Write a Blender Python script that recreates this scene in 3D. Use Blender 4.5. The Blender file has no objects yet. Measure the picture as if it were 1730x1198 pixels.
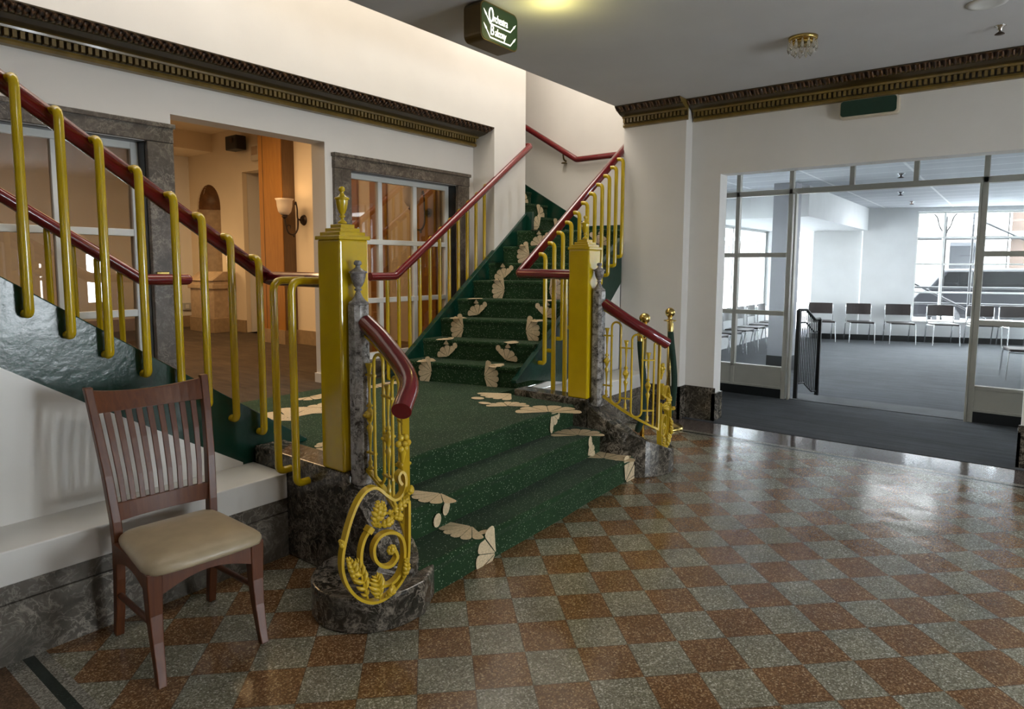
import bpy, bmesh, math, random
from mathutils import Vector, Matrix
random.seed(7)
C = bpy.context.scene.collection
SC = bpy.context.scene

# ------------------------------------------------------------------ camera
cam_d = bpy.data.cameras.new('camera')
cam = bpy.data.objects.new('camera', cam_d); C.objects.link(cam)
yaw, pitch, roll = math.radians(-37.7423), math.radians(5.50512), math.radians(0.251106)
fw = Vector((math.sin(yaw)*math.cos(pitch), math.cos(yaw)*math.cos(pitch), -math.sin(pitch)))
rt = Vector((math.cos(yaw), -math.sin(yaw), 0)); up = rt.cross(fw)
rt, up = math.cos(roll)*rt + math.sin(roll)*up, -math.sin(roll)*rt + math.cos(roll)*up
m = Matrix((rt, up, -fw)).transposed().to_4x4(); m.translation = (0, 0, 1.664)
cam.matrix_world = m
cam_d.sensor_width = 36.0; cam_d.lens = 1104.093/1730*36.0
cam_d.shift_y = -45.0975/1730
cam_d.clip_end = 300
SC.camera = cam

# ------------------------------------------------------------------ colour management, world, lights
SC.view_settings.view_transform = 'Standard'; SC.view_settings.look = 'None'
SC.view_settings.gamma = 1.0; SC.view_settings.use_curve_mapping = False
SC.view_settings.exposure = 0.62
W = bpy.data.worlds.new('sky'); SC.world = W; W.use_nodes = True
bg = W.node_tree.nodes['Background']
bg.inputs[0].default_value = (0.86, 0.94, 1.0, 1); bg.inputs[1].default_value = 30.0

def lamp(name, kind, loc, energy, color=(1, 1, 1), size=1.0, size_y=None, rot=(0, 0, 0), spot=None):
    d = bpy.data.lights.new(name, kind); d.energy = energy; d.color = color
    if kind == 'AREA':
        d.size = size
        if size_y: d.shape = 'RECTANGLE'; d.size_y = size_y
    else:
        d.shadow_soft_size = size
    if spot: d.spot_size = spot; d.spot_blend = 0.6
    o = bpy.data.objects.new(name, d); C.objects.link(o); o.location = loc; o.rotation_euler = rot
    return o
R = math.radians
lamp('foyer_fill', 'AREA', (-4.3, 6.0, 5.05), 30, (1.0, 0.93, 0.83), 1.2, 1.8)  # added fill from above, brightens the stairwell, no fixture behind it
lamp('foyer_fill', 'AREA', (-3.9, 3.4, 5.05), 16, (1.0, 0.90, 0.74), 0.7, 1.6)  # added fill to lift the landing and treads
lamp('foyer_fill', 'AREA', (-4.1, 1.0, 5.05), 23, (1.0, 0.95, 0.88), 0.8, 3.0)  # added fill to brighten the upper left wall
lamp('room_fill', 'AREA', (2.7, 12.6, 2.93), 60, (0.95, 0.98, 1.0), 1.8, 4.0)  # added fill that keeps the carpeted room bright, kept out of view
lamp('room_fill', 'AREA', (-1.6, 14.6, 2.93), 14, (0.95, 0.98, 1.0), 1.2, 1.2)  # second added fill, for the back of the carpeted room
lamp('hall_fill', 'AREA', (-6.1, 4.3, 3.78), 9, (1.0, 0.66, 0.34), 0.6)  # added warm fill to brighten the hall behind the right window
lamp('hall_fill', 'AREA', (-8.2, 3.0, 3.6), 85, (1.0, 0.66, 0.34), 2.4, 2.4)  # added warm area light standing in for unseen hall lighting
lamp('lobby_fill', 'AREA', (0.6, 1.2, 3.33), 18, (1.0, 0.95, 0.88), 0.5)  # added fill making up for the small entrance openings

def portal(name, loc, rot, sx, sy):
    o = lamp(name, 'AREA', loc, 1, (1, 1, 1), sx, sy, rot); o.data.cycles.is_portal = True
lamp('ledge_fill_spot', 'SPOT', (-3.0, 5.5, 3.3), 60, (1.0, 0.97, 0.92), 0.05, rot=(0, R(-3), 0), spot=R(26))  # added spot without a fixture, whitens the right ledge
portal('daylight_opening', (4.55, 4.1, 1.1), (0, R(90), 0), 1.9, 3.4)
portal('daylight_opening', (-4.7, 12.3, 1.6), (0, R(-90), 0), 1.9, 6.8)
portal('daylight_opening', (1.4, 18.2, 1.65), (R(-90), 0, math.atan(0.4)+math.pi), 8.0, 2.5)
# ------------------------------------------------------------------ materials
MATS = {}
def newmat(name):
    mt = bpy.data.materials.new(name); mt.use_nodes = True
    nt = mt.node_tree; b = nt.nodes['Principled BSDF']; MATS[name] = mt
    return mt, nt, b
def N(nt, t, **kw):
    n = nt.nodes.new(t)
    for k, v in kw.items():
        if k.startswith('i_'):
            k = k[2:]; n.inputs[int(k) if k.isdigit() else k].default_value = v
        else: setattr(n, k, v)
    return n
def L(nt, a, b): nt.links.new(a, b)
def pos(nt, scale=(1, 1, 1), rot=(0, 0, 0), loc=(0, 0, 0), obj=False):
    if obj: g = N(nt, 'ShaderNodeTexCoord').outputs['Object']
    else: g = N(nt, 'ShaderNodeNewGeometry').outputs['Position']
    mp = N(nt, 'ShaderNodeMapping'); mp.inputs['Scale'].default_value = scale
    mp.inputs['Rotation'].default_value = rot; mp.inputs['Location'].default_value = loc
    L(nt, g, mp.inputs['Vector']); return mp.outputs[0]
def ramp(nt, fac, stops, interp='LINEAR'):
    r = N(nt, 'ShaderNodeValToRGB'); e = r.color_ramp; e.interpolation = interp
    while len(e.elements) < len(stops): e.elements.new(0.5)
    for el, (p, c) in zip(e.elements, stops):
        el.position = p; el.color = (*c, 1) if len(c) == 3 else c
    L(nt, fac, r.inputs[0]); return r.outputs[0]
def mix(nt, fac, a, b, mode='MIX'):
    n = N(nt, 'ShaderNodeMix', data_type='RGBA', blend_type=mode)
    for s, v in ((n.inputs['Factor'], fac), (n.inputs['A'], a), (n.inputs['B'], b)):
        if hasattr(v, 'default_value') or hasattr(v, 'is_linked'): L(nt, v, s)
        elif isinstance(v, (int, float)): s.default_value = v
        else: s.default_value = (*v, 1)
    return n.outputs['Result']
def bump(nt, b, h, strength=0.2, dist=0.01):
    n = N(nt, 'ShaderNodeBump'); n.inputs['Strength'].default_value = strength; n.inputs['Distance'].default_value = dist
    L(nt, h, n.inputs['Height']); L(nt, n.outputs[0], b.inputs['Normal'])
def noise(nt, v, scale, detail=3, rough=0.5, dist=0.0):
    n = N(nt, 'ShaderNodeTexNoise'); n.inputs['Scale'].default_value = scale; n.inputs['Detail'].default_value = detail
    n.inputs['Roughness'].default_value = rough; n.inputs['Distortion'].default_value = dist
    L(nt, v, n.inputs['Vector']); return n.outputs[0]
def voro(nt, v, scale, feature='F1', out='Distance', rnd=1.0):
    n = N(nt, 'ShaderNodeTexVoronoi', feature=feature); n.inputs['Scale'].default_value = scale
    n.inputs['Randomness'].default_value = rnd
    L(nt, v, n.inputs['Vector']); return n.outputs[out]
def math_(nt, op, a, b=None):
    n = N(nt, 'ShaderNodeMath', operation=op)
    for s, v in zip(n.inputs, (a, b)):
        if v is None: continue
        if isinstance(v, (int, float)): s.default_value = v
        else: L(nt, v, s)
    return n.outputs[0]

def paint(name, col, rough=0.5, var=0.06, scale=6, bmp=0.0, bscale=60, metal=0.0, spec=0.5, coat=0.0):
    mt, nt, b = newmat(name)
    p = pos(nt)
    n = noise(nt, p, scale, 4)
    lo = tuple(c*(1-var) for c in col); hi = tuple(min(1, c*(1+var)) for c in col)
    L(nt, ramp(nt, n, [(0.3, lo), (0.7, hi)]), b.inputs['Base Color'])
    b.inputs['Roughness'].default_value = rough; b.inputs['Metallic'].default_value = metal
    b.inputs['Specular IOR Level'].default_value = spec; b.inputs['Coat Weight'].default_value = coat
    b.inputs['Coat Roughness'].default_value = 0.08
    if bmp: bump(nt, b, noise(nt, p, bscale, 3), bmp, 0.004)
    return mt
paint('white_wall', (0.76, 0.73, 0.69), 0.6, 0.03, 2, 0.08, 120)
paint('white_gloss', (0.80, 0.78, 0.74), 0.28, 0.02, 3)
paint('lobby_ceiling', (0.60, 0.595, 0.60), 0.75, 0.03, 2)
paint('cream_wall', (0.78, 0.66, 0.50), 0.6, 0.03, 2)
paint('yellow_paint', (0.56, 0.385, 0.004), 0.2, 0.05, 9, 0.12, 45, coat=0.5)
paint('gold_paint', (0.57, 0.385, 0.016), 0.27, 0.06, 25, 0.1, 90, coat=0.3)
paint('red_gloss', (0.15, 0.007, 0.010), 0.2, 0.08, 8, 0.03, 50, coat=0.6)
paint('green_gloss', (0.003, 0.038, 0.023), 0.24, 0.15, 5, 0.45, 28, coat=0.15)
paint('green_velvet', (0.006, 0.03, 0.016), 0.8, 0.2, 40)
paint('sign_green_board', (0.006, 0.035, 0.018), 0.6, 0.1, 30)
paint('bronze', (0.10, 0.062, 0.016), 0.35, 0.15, 9, metal=0.3)
paint('brass', (0.60, 0.43, 0.14), 0.22, 0.05, 20, metal=1.0)
paint('iron', (0.06, 0.04, 0.03), 0.45, 0.2, 30, metal=0.6)
paint('chrome', (0.75, 0.75, 0.76), 0.18, 0.02, 10, metal=1.0)
paint('black_paint', (0.008, 0.009, 0.009), 0.3, 0.2, 20)
paint('black_plastic', (0.01, 0.01, 0.011), 0.45, 0.2, 20)
paint('frame_white', (0.72, 0.73, 0.70), 0.35, 0.02, 8)
paint('frame_taupe', (0.42, 0.40, 0.34), 0.4, 0.03, 8)
paint('grey_wall', (0.60, 0.61, 0.61), 0.7, 0.03, 3)
paint('column_grey', (0.25, 0.25, 0.27), 0.6, 0.04, 4)
paint('dark_brown_vinyl', (0.030, 0.022, 0.020), 0.4, 0.1, 20)
paint('stone_tan', (0.42, 0.30, 0.19), 0.5, 0.15, 14)
paint('skirt_stone', (0.30, 0.21, 0.12), 0.5, 0.15, 14)
paint('ivory', (0.62, 0.54, 0.42), 0.45, 0.04, 10)
paint('shell_brown', (0.16, 0.07, 0.025), 0.4, 0.25, 12)
paint('asphalt', (0.42, 0.42, 0.43), 0.9, 0.1, 5)
paint('car_paint', (0.003, 0.003, 0.004), 0.3, 0.05, 5, spec=0.2)
paint('street_iron', (0.002, 0.002, 0.002), 0.7, 0.1, 5, spec=0.1)
paint('scaffold_tube', (0.012, 0.012, 0.013), 0.6, 0.1, 5, spec=0.3)
paint('steel_grey', (0.45, 0.46, 0.46), 0.4, 0.06, 8)
paint('facade_stone', (0.10, 0.09, 0.082), 0.8, 0.1, 1)
paint('facade_brick', (0.045, 0.028, 0.02), 0.85, 0.15, 3)
paint('petal_cream', (0.62, 0.49, 0.31), 0.9, 0.18, 90, 0.4, 220)
paint('white_plastic', (0.72, 0.72, 0.70), 0.45, 0.03, 10)

def wood(name, c1, c2, rough=0.3, axis=2, sc=1.0, coat=0.3):
    mt, nt, b = newmat(name)
    s = [14*sc]*3; s[axis] = 1.2*sc
    p = pos(nt, tuple(s), obj=True)
    n = noise(nt, p, 3.0, 5, 0.6, 0.8)
    L(nt, ramp(nt, n, [(0.3, c1), (0.7, c2)]), b.inputs['Base Color'])
    b.inputs['Roughness'].default_value = rough; b.inputs['Coat Weight'].default_value = coat; b.inputs['Coat Roughness'].default_value = 0.25
    bump(nt, b, n, 0.05, 0.003)
wood('cherry_wood', (0.080, 0.020, 0.0045), (0.14, 0.040, 0.009), 0.42, coat=0.1)
wood('orange_wood', (0.30, 0.125, 0.018), (0.40, 0.18, 0.03), 0.35)
wood('dark_wood', (0.10, 0.05, 0.018), (0.15, 0.08, 0.03), 0.4)

def vinyl():
    mt, nt, b = newmat('beige_vinyl')
    p = pos(nt)
    L(nt, ramp(nt, noise(nt, p, 14, 3), [(0.3, (0.36, 0.285, 0.18)), (0.7, (0.42, 0.335, 0.215))]), b.inputs['Base Color'])
    b.inputs['Roughness'].default_value = 0.36; bump(nt, b, noise(nt, p, 240, 2), 0.1, 0.002)
vinyl()

def marble(name, dark, mid, light, scale=1.0, rough=0.18, amount=0.62):
    mt, nt, b = newmat(name)
    p = pos(nt)
    d = N(nt, 'ShaderNodeTexNoise'); d.inputs['Scale'].default_value = 3.5*scale; d.inputs['Detail'].default_value = 5
    L(nt, p, d.inputs['Vector'])
    wv = N(nt, 'ShaderNodeVectorMath', operation='MULTIPLY_ADD')
    L(nt, d.outputs['Color'], wv.inputs[0]); wv.inputs[1].default_value = (0.30/scale,)*3; L(nt, p, wv.inputs[2])
    def vein(sc, width):
        n = noise(nt, wv.outputs[0], sc*scale, 5, 0.6, 0.6)
        e = math_(nt, 'ABSOLUTE', math_(nt, 'SUBTRACT', n, 0.5))
        return ramp(nt, e, [(0.0, (1, 1, 1)), (width, (0.15, 0.15, 0.15)), (width*2.5, (0, 0, 0))])
    gate = ramp(nt, noise(nt, p, 3*scale, 3), [(0.38, (0.2,)*3), (0.58, (1.0,)*3)])
    v1 = math_(nt, 'MULTIPLY', vein(4.0, 0.012), gate)
    v2 = math_(nt, 'MULTIPLY', vein(11.0, 0.025), math_(nt, 'MULTIPLY', gate, 0.7))
    pm = ramp(nt, noise(nt, wv.outputs[0], 8*scale, 6, 0.7), [(amount-0.08, (0, 0, 0)), (amount+0.12, (1, 1, 1))])
    base = ramp(nt, noise(nt, wv.outputs[0], 4*scale, 7, 0.72), [(0.35, dark), (0.68, mid)])
    c = mix(nt, v1, base, light); c = mix(nt, v2, c, light); c = mix(nt, math_(nt, 'MULTIPLY', pm, 0.7), c, light)
    L(nt, c, b.inputs['Base Color']); b.inputs['Roughness'].default_value = rough
marble('dark_marble', (0.016, 0.014, 0.010), (0.065, 0.055, 0.043), (0.36, 0.31, 0.25), 1.6, 0.16, 0.62)
marble('window_marble', (0.055, 0.042, 0.032), (0.115, 0.092, 0.072), (0.26, 0.22, 0.175), 1.3, 0.3, 0.62)
marble('base_marble', (0.075, 0.068, 0.055), (0.16, 0.14, 0.115), (0.36, 0.32, 0.27), 1.1, 0.22, 0.66)
marble('pillar_marble', (0.03, 0.026, 0.022), (0.11, 0.10, 0.09), (0.52, 0.49, 0.46), 2.4, 0.14, 0.49)
marble('silver_marble', (0.10, 0.09, 0.085), (0.2, 0.18, 0.17), (0.42, 0.39, 0.37), 3.0, 0.12, 0.55)

def terrazzo():
    mt, nt, b = newmat('terrazzo_tiles')
    p = pos(nt)
    sp = N(nt, 'ShaderNodeSeparateXYZ'); L(nt, p, sp.inputs[0])
    k = 1/math.sqrt(2)/0.2287
    u = math_(nt, 'SUBTRACT', math_(nt, 'MULTIPLY', math_(nt, 'ADD', sp.outputs[0], sp.outputs[1]), k), 0.857/0.2287)
    v = math_(nt, 'SUBTRACT', math_(nt, 'MULTIPLY', math_(nt, 'SUBTRACT', sp.outputs[1], sp.outputs[0]), k), 2.647/0.2287)
    par = math_(nt, 'MODULO', math_(nt, 'ADD', math_(nt, 'ADD', math_(nt, 'FLOOR', u), math_(nt, 'FLOOR', v)), 200.0), 2.0)
    gate = math_(nt, 'GREATER_THAN', par, 0.5)
    chips = voro(nt, p, 170, 'F1', 'Color')
    bw = N(nt, 'ShaderNodeRGBToBW'); L(nt, chips, bw.inputs[0])
    blot = ramp(nt, noise(nt, p, 5, 4), [(0.3, (0.85,)*3), (0.7, (1.12,)*3)])
    brown = ramp(nt, bw.outputs[0], [(0.2, (0.115, 0.056, 0.024)), (0.55, (0.175, 0.090, 0.038)), (0.72, (0.27, 0.15, 0.066)), (0.9, (0.44, 0.31, 0.17))])
    grey = ramp(nt, bw.outputs[0], [(0.2, (0.13, 0.12, 0.082)), (0.55, (0.215, 0.20, 0.142)), (0.75, (0.32, 0.305, 0.235)), (0.92, (0.56, 0.53, 0.45))])
    col = mix(nt, gate, brown, grey)
    col = mix(nt, 1.0, col, blot, 'MULTIPLY')
    def edge(t):
        f = math_(nt, 'FRACT', t); return math_(nt, 'MINIMUM', f, math_(nt, 'SUBTRACT', 1.0, f))
    e = math_(nt, 'MINIMUM', edge(u), edge(v))
    line = math_(nt, 'LESS_THAN', e, 0.008)
    col = mix(nt, math_(nt, 'MULTIPLY', line, 0.6), col, (0.05, 0.04, 0.03))
    L(nt, col, b.inputs['Base Color'])
    L(nt, ramp(nt, noise(nt, p, 3, 4), [(0.3, (0.11,)*3), (0.7, (0.19,)*3)]), b.inputs['Roughness'])
    b.inputs['Specular IOR Level'].default_value = 0.6
    bump(nt, b, noise(nt, p, 5.5, 1), 0.10, 0.02)
terrazzo()
def terr_strip(name, c1, c2, rough=0.22):
    mt, nt, b = newmat(name); p = pos(nt)
    bw = N(nt, 'ShaderNodeRGBToBW'); L(nt, voro(nt, p, 170, 'F1', 'Color'), bw.inputs[0])
    L(nt, ramp(nt, bw.outputs[0], [(0.3, c1), (0.85, c2)]), b.inputs['Base Color']); b.inputs['Roughness'].default_value = rough
terr_strip('strip_grey', (0.13, 0.12, 0.095), (0.34, 0.32, 0.28))
terr_strip('strip_dark', (0.010, 0.016, 0.012), (0.03, 0.04, 0.032))
terr_strip('strip_brown', (0.07, 0.038, 0.018), (0.16, 0.09, 0.045))
terr_strip('threshold_granite', (0.085, 0.065, 0.06), (0.16, 0.13, 0.12), 0.1)

def carpet(name, c1, c2, speck=None, scale=260, streak=None, bmp=0.5):
    mt, nt, b = newmat(name)
    p = pos(nt)
    col = ramp(nt, noise(nt, p, scale, 2), [(0.3, c1), (0.7, c2)])
    col = mix(nt, 1.0, col, ramp(nt, noise(nt, p, 3.5, 4), [(0.3, (0.8,)*3), (0.7, (1.15,)*3)]), 'MULTIPLY')
    if streak:
        ps = pos(nt, streak)
        col = mix(nt, 1.0, col, ramp(nt, noise(nt, ps, 1.0, 4, 0.65), [(0.3, (0.6,)*3), (0.7, (1.35,)*3)]), 'MULTIPLY')
    if speck:
        d = voro(nt, p, 58, 'F1')
        dot = math_(nt, 'LESS_THAN', d, 0.20)
        col = mix(nt, math_(nt, 'MULTIPLY', dot, 0.55), col, speck)
    L(nt, col, b.inputs['Base Color']); b.inputs['Roughness'].default_value = 0.95
    b.inputs['Specular IOR Level'].default_value = 0.1
    b.inputs['Sheen Weight'].default_value = 0.10; b.inputs['Sheen Roughness'].default_value = 0.4
    bump(nt, b, noise(nt, p, scale*1.4, 2), bmp, 0.004)
carpet('green_carpet', (0.009, 0.030, 0.013), (0.028, 0.062, 0.023), (0.36, 0.42, 0.30))
carpet('hall_carpet', (0.055, 0.036, 0.020), (0.085, 0.058, 0.034), None, 160, (3, 18, 1))
carpet('blue_grey_carpet', (0.026, 0.030, 0.036), (0.048, 0.054, 0.062), None, 180, (0.9, 14, 1))
carpet('ramp_lit_carpet', (0.07, 0.074, 0.078), (0.11, 0.114, 0.118), None, 200)  # paler carpet for the lighter tone of the ramp

def cornice_mat():
    paint('cornice_gold', (0.18, 0.115, 0.025), 0.33, 0.22, 12, coat=0.3)
    mt, nt, b = newmat('cornice_leaf')
    p = pos(nt)
    w = N(nt, 'ShaderNodeTexWave', wave_type='BANDS', bands_direction='DIAGONAL'); w.inputs['Scale'].default_value = 9; w.inputs['Distortion'].default_value = 2.5
    w.inputs['Detail'].default_value = 2; L(nt, p, w.inputs['Vector'])
    L(nt, ramp(nt, w.outputs[1], [(0.2, (0.03, 0.015, 0.008)), (0.8, (0.15, 0.075, 0.035))]), b.inputs['Base Color'])
    b.inputs['Roughness'].default_value = 0.4; bump(nt, b, w.outputs[1], 0.6, 0.02)
    paint('cornice_dark', (0.040, 0.026, 0.008), 0.35, 0.25, 14)
cornice_mat()

def ceiling_tiles():
    mt, nt, b = newmat('ceiling_tiles')
    p = pos(nt, (1, 1, 1), (0, 0, 0))
    br = N(nt, 'ShaderNodeTexBrick'); br.offset = 0; br.inputs['Scale'].default_value = 1.0
    br.inputs['Brick Width'].default_value = 1.22; br.inputs['Row Height'].default_value = 0.61; br.inputs['Mortar Size'].default_value = 0.018
    br.inputs['Color1'].default_value = (0.50, 0.52, 0.55, 1); br.inputs['Color2'].default_value = (0.53, 0.55, 0.58, 1); br.inputs['Mortar'].default_value = (0.80, 0.81, 0.82, 1)
    L(nt, p, br.inputs['Vector']); L(nt, br.outputs[0], b.inputs['Base Color']); b.inputs['Roughness'].default_value = 0.8
ceiling_tiles()

def glass(name, tint=(1, 1, 1), refl=1.0, rough=0.0):
    mt = bpy.data.materials.new(name); mt.use_nodes = True; MATS[name] = mt
    nt = mt.node_tree; nt.nodes.clear()
    o = N(nt, 'ShaderNodeOutputMaterial'); tr = N(nt, 'ShaderNodeBsdfTransparent'); gl = N(nt, 'ShaderNodeBsdfGlossy')
    tr.inputs[0].default_value = (*tint, 1); gl.inputs['Roughness'].default_value = rough
    lw = N(nt, 'ShaderNodeLayerWeight'); lw.inputs[0].default_value = 0.5
    fr = math_(nt, 'ADD', math_(nt, 'MULTIPLY', math_(nt, 'POWER', lw.outputs['Facing'], 4.0), 0.8), 0.045)
    mx = N(nt, 'ShaderNodeMixShader'); L(nt, math_(nt, 'MINIMUM', math_(nt, 'MULTIPLY', fr, refl), 1.0), mx.inputs[0])
    L(nt, tr.outputs[0], mx.inputs[1]); L(nt, gl.outputs[0], mx.inputs[2]); L(nt, mx.outputs[0], o.inputs[0])
glass('pane_glass', (0.97, 0.98, 0.98), 0.7)
glass('tinted_glass', (0.72, 0.69, 0.65), 2.4)
glass('car_glass', (0.25, 0.27, 0.3), 1.5)
def crystal():
    mt, nt, b = newmat('crystal_glass')
    b.inputs['Base Color'].default_value = (0.95, 0.93, 0.88, 1); b.inputs['Transmission Weight'].default_value = 0.85; b.inputs['Roughness'].default_value = 0.08
crystal()
def frosted():
    mt, nt, b = newmat('frosted_shade')
    b.inputs['Base Color'].default_value = (0.75, 0.62, 0.48, 1); b.inputs['Roughness'].default_value = 0.4
    b.inputs['Emission Color'].default_value = (1, 0.72, 0.42, 1); b.inputs['Emission Strength'].default_value = 0.02  # slight glow added to a shade that is unlit
frosted()
def emit(name, col, s):
    mt, nt, b = newmat(name); b.inputs['Base Color'].default_value = (*col, 1)
    b.inputs['Emission Color'].default_value = (*col, 1); b.inputs['Emission Strength'].default_value = s
emit('sign_letter', (1.0, 1.0, 0.92), 0.9)
emit('sign_face', (0.005, 0.022, 0.009), 0.3)

# ------------------------------------------------------------------ mesh helpers
class MB:
    def __init__(self): self.v = []; self.f = []; self.m = []; self.s = []
    def add(self, vs, fs, mat=0, smooth=False):
        o = len(self.v); self.v += [tuple(x) for x in vs]
        for f in fs: self.f.append([i+o for i in f]); self.m.append(mat); self.s.append(smooth)
        return self
    def box(self, x0, x1, y0, y1, z0, z1, mat=0):
        v = [(x0,y0,z0),(x1,y0,z0),(x1,y1,z0),(x0,y1,z0),(x0,y0,z1),(x1,y0,z1),(x1,y1,z1),(x0,y1,z1)]
        return self.add(v, [(0,3,2,1),(4,5,6,7),(0,1,5,4),(1,2,6,5),(2,3,7,6),(3,0,4,7)], mat)
    def prism(self, poly, axis, lo, hi, mat=0):
        n = len(poly)
        def p(a, b, c): return {'z': (a, b, c), 'y': (a, c, b), 'x': (c, a, b)}[axis]
        v = [p(a, b, lo) for a, b in poly] + [p(a, b, hi) for a, b in poly]
        f = [list(range(n))[::-1], list(range(n, 2*n))] + [(i, (i+1) % n, n+(i+1) % n, n+i) for i in range(n)]
        return self.add(v, f, mat)
    def tube(self, path, r, n=12, mat=0, closed=False, caps=True):
        P = [Vector(p) for p in path]; k = len(P)
        rs = r if isinstance(r, (list, tuple)) else [r]*k
        ring = []; prev = None
        for i in range(k):
            a = P[(i-1) % k] if closed or i > 0 else P[i]; b = P[(i+1) % k] if closed or i < k-1 else P[i]
            t = (b-a).normalized()
            if prev is None:
                s = t.orthogonal().normalized()
            else:
                s = (prev - t*prev.dot(t)); s = s.normalized() if s.length > 1e-6 else t.orthogonal().normalized()
            prev = s; w = t.cross(s)
            ring.append([P[i]+(s*math.cos(2*math.pi*j/n)+w*math.sin(2*math.pi*j/n))*rs[i] for j in range(n)])
        v = [x for q in ring for x in q]; f = []
        for i in range(k if closed else k-1):
            for j in range(n):
                a, b = i*n, ((i+1) % k)*n
                f.append((a+j, a+(j+1) % n, b+(j+1) % n, b+j))
        self.add(v, f, mat, True)
        if caps and not closed:
            self.add(ring[0], [list(range(n))[::-1]], mat); self.add(ring[-1], [list(range(n))], mat)
        return self
    def bar(self, path, normal, w, t, mat=0, closed=False, taper=None):
        """flat bar: width w along 'normal' (fixed), thickness t in the plane of the path"""
        P = [Vector(p) for p in path]; k = len(P); nn = Vector(normal).normalized(); v = []
        for i in range(k):
            a = P[(i-1) % k] if closed or i > 0 else P[i]; b = P[(i+1) % k] if closed or i < k-1 else P[i]
            d = (b-a).normalized(); s = d.cross(nn).normalized()
            q = taper[i] if taper else 1.0
            v += [P[i]+nn*w/2*q+s*t/2*q, P[i]-nn*w/2*q+s*t/2*q, P[i]-nn*w/2*q-s*t/2*q, P[i]+nn*w/2*q-s*t/2*q]
        f = []
        for i in range(k if closed else k-1):
            a, b = 4*i, 4*((i+1) % k)
            for j in range(4): f.append((a+j, a+(j+1) % 4, b+(j+1) % 4, b+j))
        if not closed: f += [(3, 2, 1, 0), (4*k-4, 4*k-3, 4*k-2, 4*k-1)]
        return self.add(v, f, mat)
    def lathe(self, prof, c=(0, 0, 0), n=24, mat=0, smooth=True, sq=None):
        v = []; f = []; k = len(prof)
        for r, z in prof:
            for j in range(n):
                a = 2*math.pi*(j+0.5)/n
                v.append((c[0]+r*math.cos(a), c[1]+r*math.sin(a), c[2]+z))
        for i in range(k-1):
            for j in range(n): f.append((i*n+j, i*n+(j+1) % n, (i+1)*n+(j+1) % n, (i+1)*n+j))
        f.append(list(range(n))[::-1]); f.append([(k-1)*n+j for j in range(n)])
        return self.add(v, f, mat, smooth)
    def sphere(self, c, r, n=16, mat=0, sc=(1, 1, 1)):
        v = []; f = []; k = n//2
        for i in range(k+1):
            th = math.pi*i/k
            for j in range(n):
                a = 2*math.pi*j/n
                v.append((c[0]+sc[0]*r*math.sin(th)*math.cos(a), c[1]+sc[1]*r*math.sin(th)*math.sin(a), c[2]-sc[2]*r*math.cos(th)))
        for i in range(k):
            for j in range(n): f.append((i*n+j, i*n+(j+1) % n, (i+1)*n+(j+1) % n, (i+1)*n+j))
        return self.add(v, f, mat, True)
    def build(self, name, mats, parent=None, bevel=0, seg=2, origin=None, loc=None):
        me = bpy.data.meshes.new(name)
        q = parent
        while q is not None and origin is None:
            if 'o' in q: origin = Vector(q['o'])
            q = q.parent
        o0 = Vector(origin) if origin is not None else Vector((0, 0, 0))
        me.from_pydata([tuple(Vector(x)-o0) for x in self.v], [], self.f)
        for mm in ([mats] if isinstance(mats, str) else mats): me.materials.append(MATS[mm])
        me.polygons.foreach_set('material_index', self.m); me.polygons.foreach_set('use_smooth', self.s)
        bm = bmesh.new(); bm.from_mesh(me); bmesh.ops.remove_doubles(bm, verts=bm.verts, dist=1e-6) if not any(self.s) else None
        bmesh.ops.recalc_face_normals(bm, faces=bm.faces); bm.to_mesh(me); bm.free(); me.update()
        o = bpy.data.objects.new(name, me); C.objects.link(o)
        if parent is not None: o.parent = parent
        else: o.location = o0
        if bevel:
            b = o.modifiers.new('bevel', 'BEVEL'); b.width = bevel; b.segments = seg; b.limit_method = 'ANGLE'; b.angle_limit = R(40)
        return o

def tag(o, label=None, cat=None, group=None, kind=None):
    if label: o['label'] = label
    if cat: o['category'] = cat
    if group: o['group'] = group
    if kind: o['kind'] = kind
    return o
def thing(name, label, cat, loc=(0, 0, 0), rz=0, group=None):
    o = bpy.data.objects.new(name, None); C.objects.link(o); o.location = loc; o.rotation_euler = (0, 0, rz)
    o.empty_display_size = 0.1
    return tag(o, label, cat, group)
def wthing(name, label, cat, base, group=None):
    """thing whose parts are modelled in world coordinates; base = its origin"""
    o = thing(name, label, cat, base, 0, group); o['o'] = tuple(float(q) for q in base); return o
def struct(name, mb, mats, label=None, parent=None, bevel=0):
    o = mb.build(name, mats, parent, bevel)
    if parent is None: tag(o, label, None, None, 'structure')
    return o
def copy_tree(o, parent=None):
    c = o.copy(); C.objects.link(c)
    if parent is not None: c.parent = parent
    for ch in o.children: copy_tree(ch, c)
    return c
def smooth_path(pts, n=8, closed=False):
    P = [Vector(p) for p in pts]; k = len(P); out = []
    for i in range(k if closed else k-1):
        p0 = P[(i-1) % k] if closed or i > 0 else P[i]*2-P[i+1]
        p1 = P[i]; p2 = P[(i+1) % k]
        p3 = P[(i+2) % k] if closed or i < k-2 else p2*2-p1
        for j in range(n):
            t = j/n
            out.append(0.5*((2*p1)+(p2-p0)*t+(2*p0-5*p1+4*p2-p3)*t*t+(3*p1-p0-3*p2+p3)*t*t*t))
    if not closed: out.append(P[-1])
    return out
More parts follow.
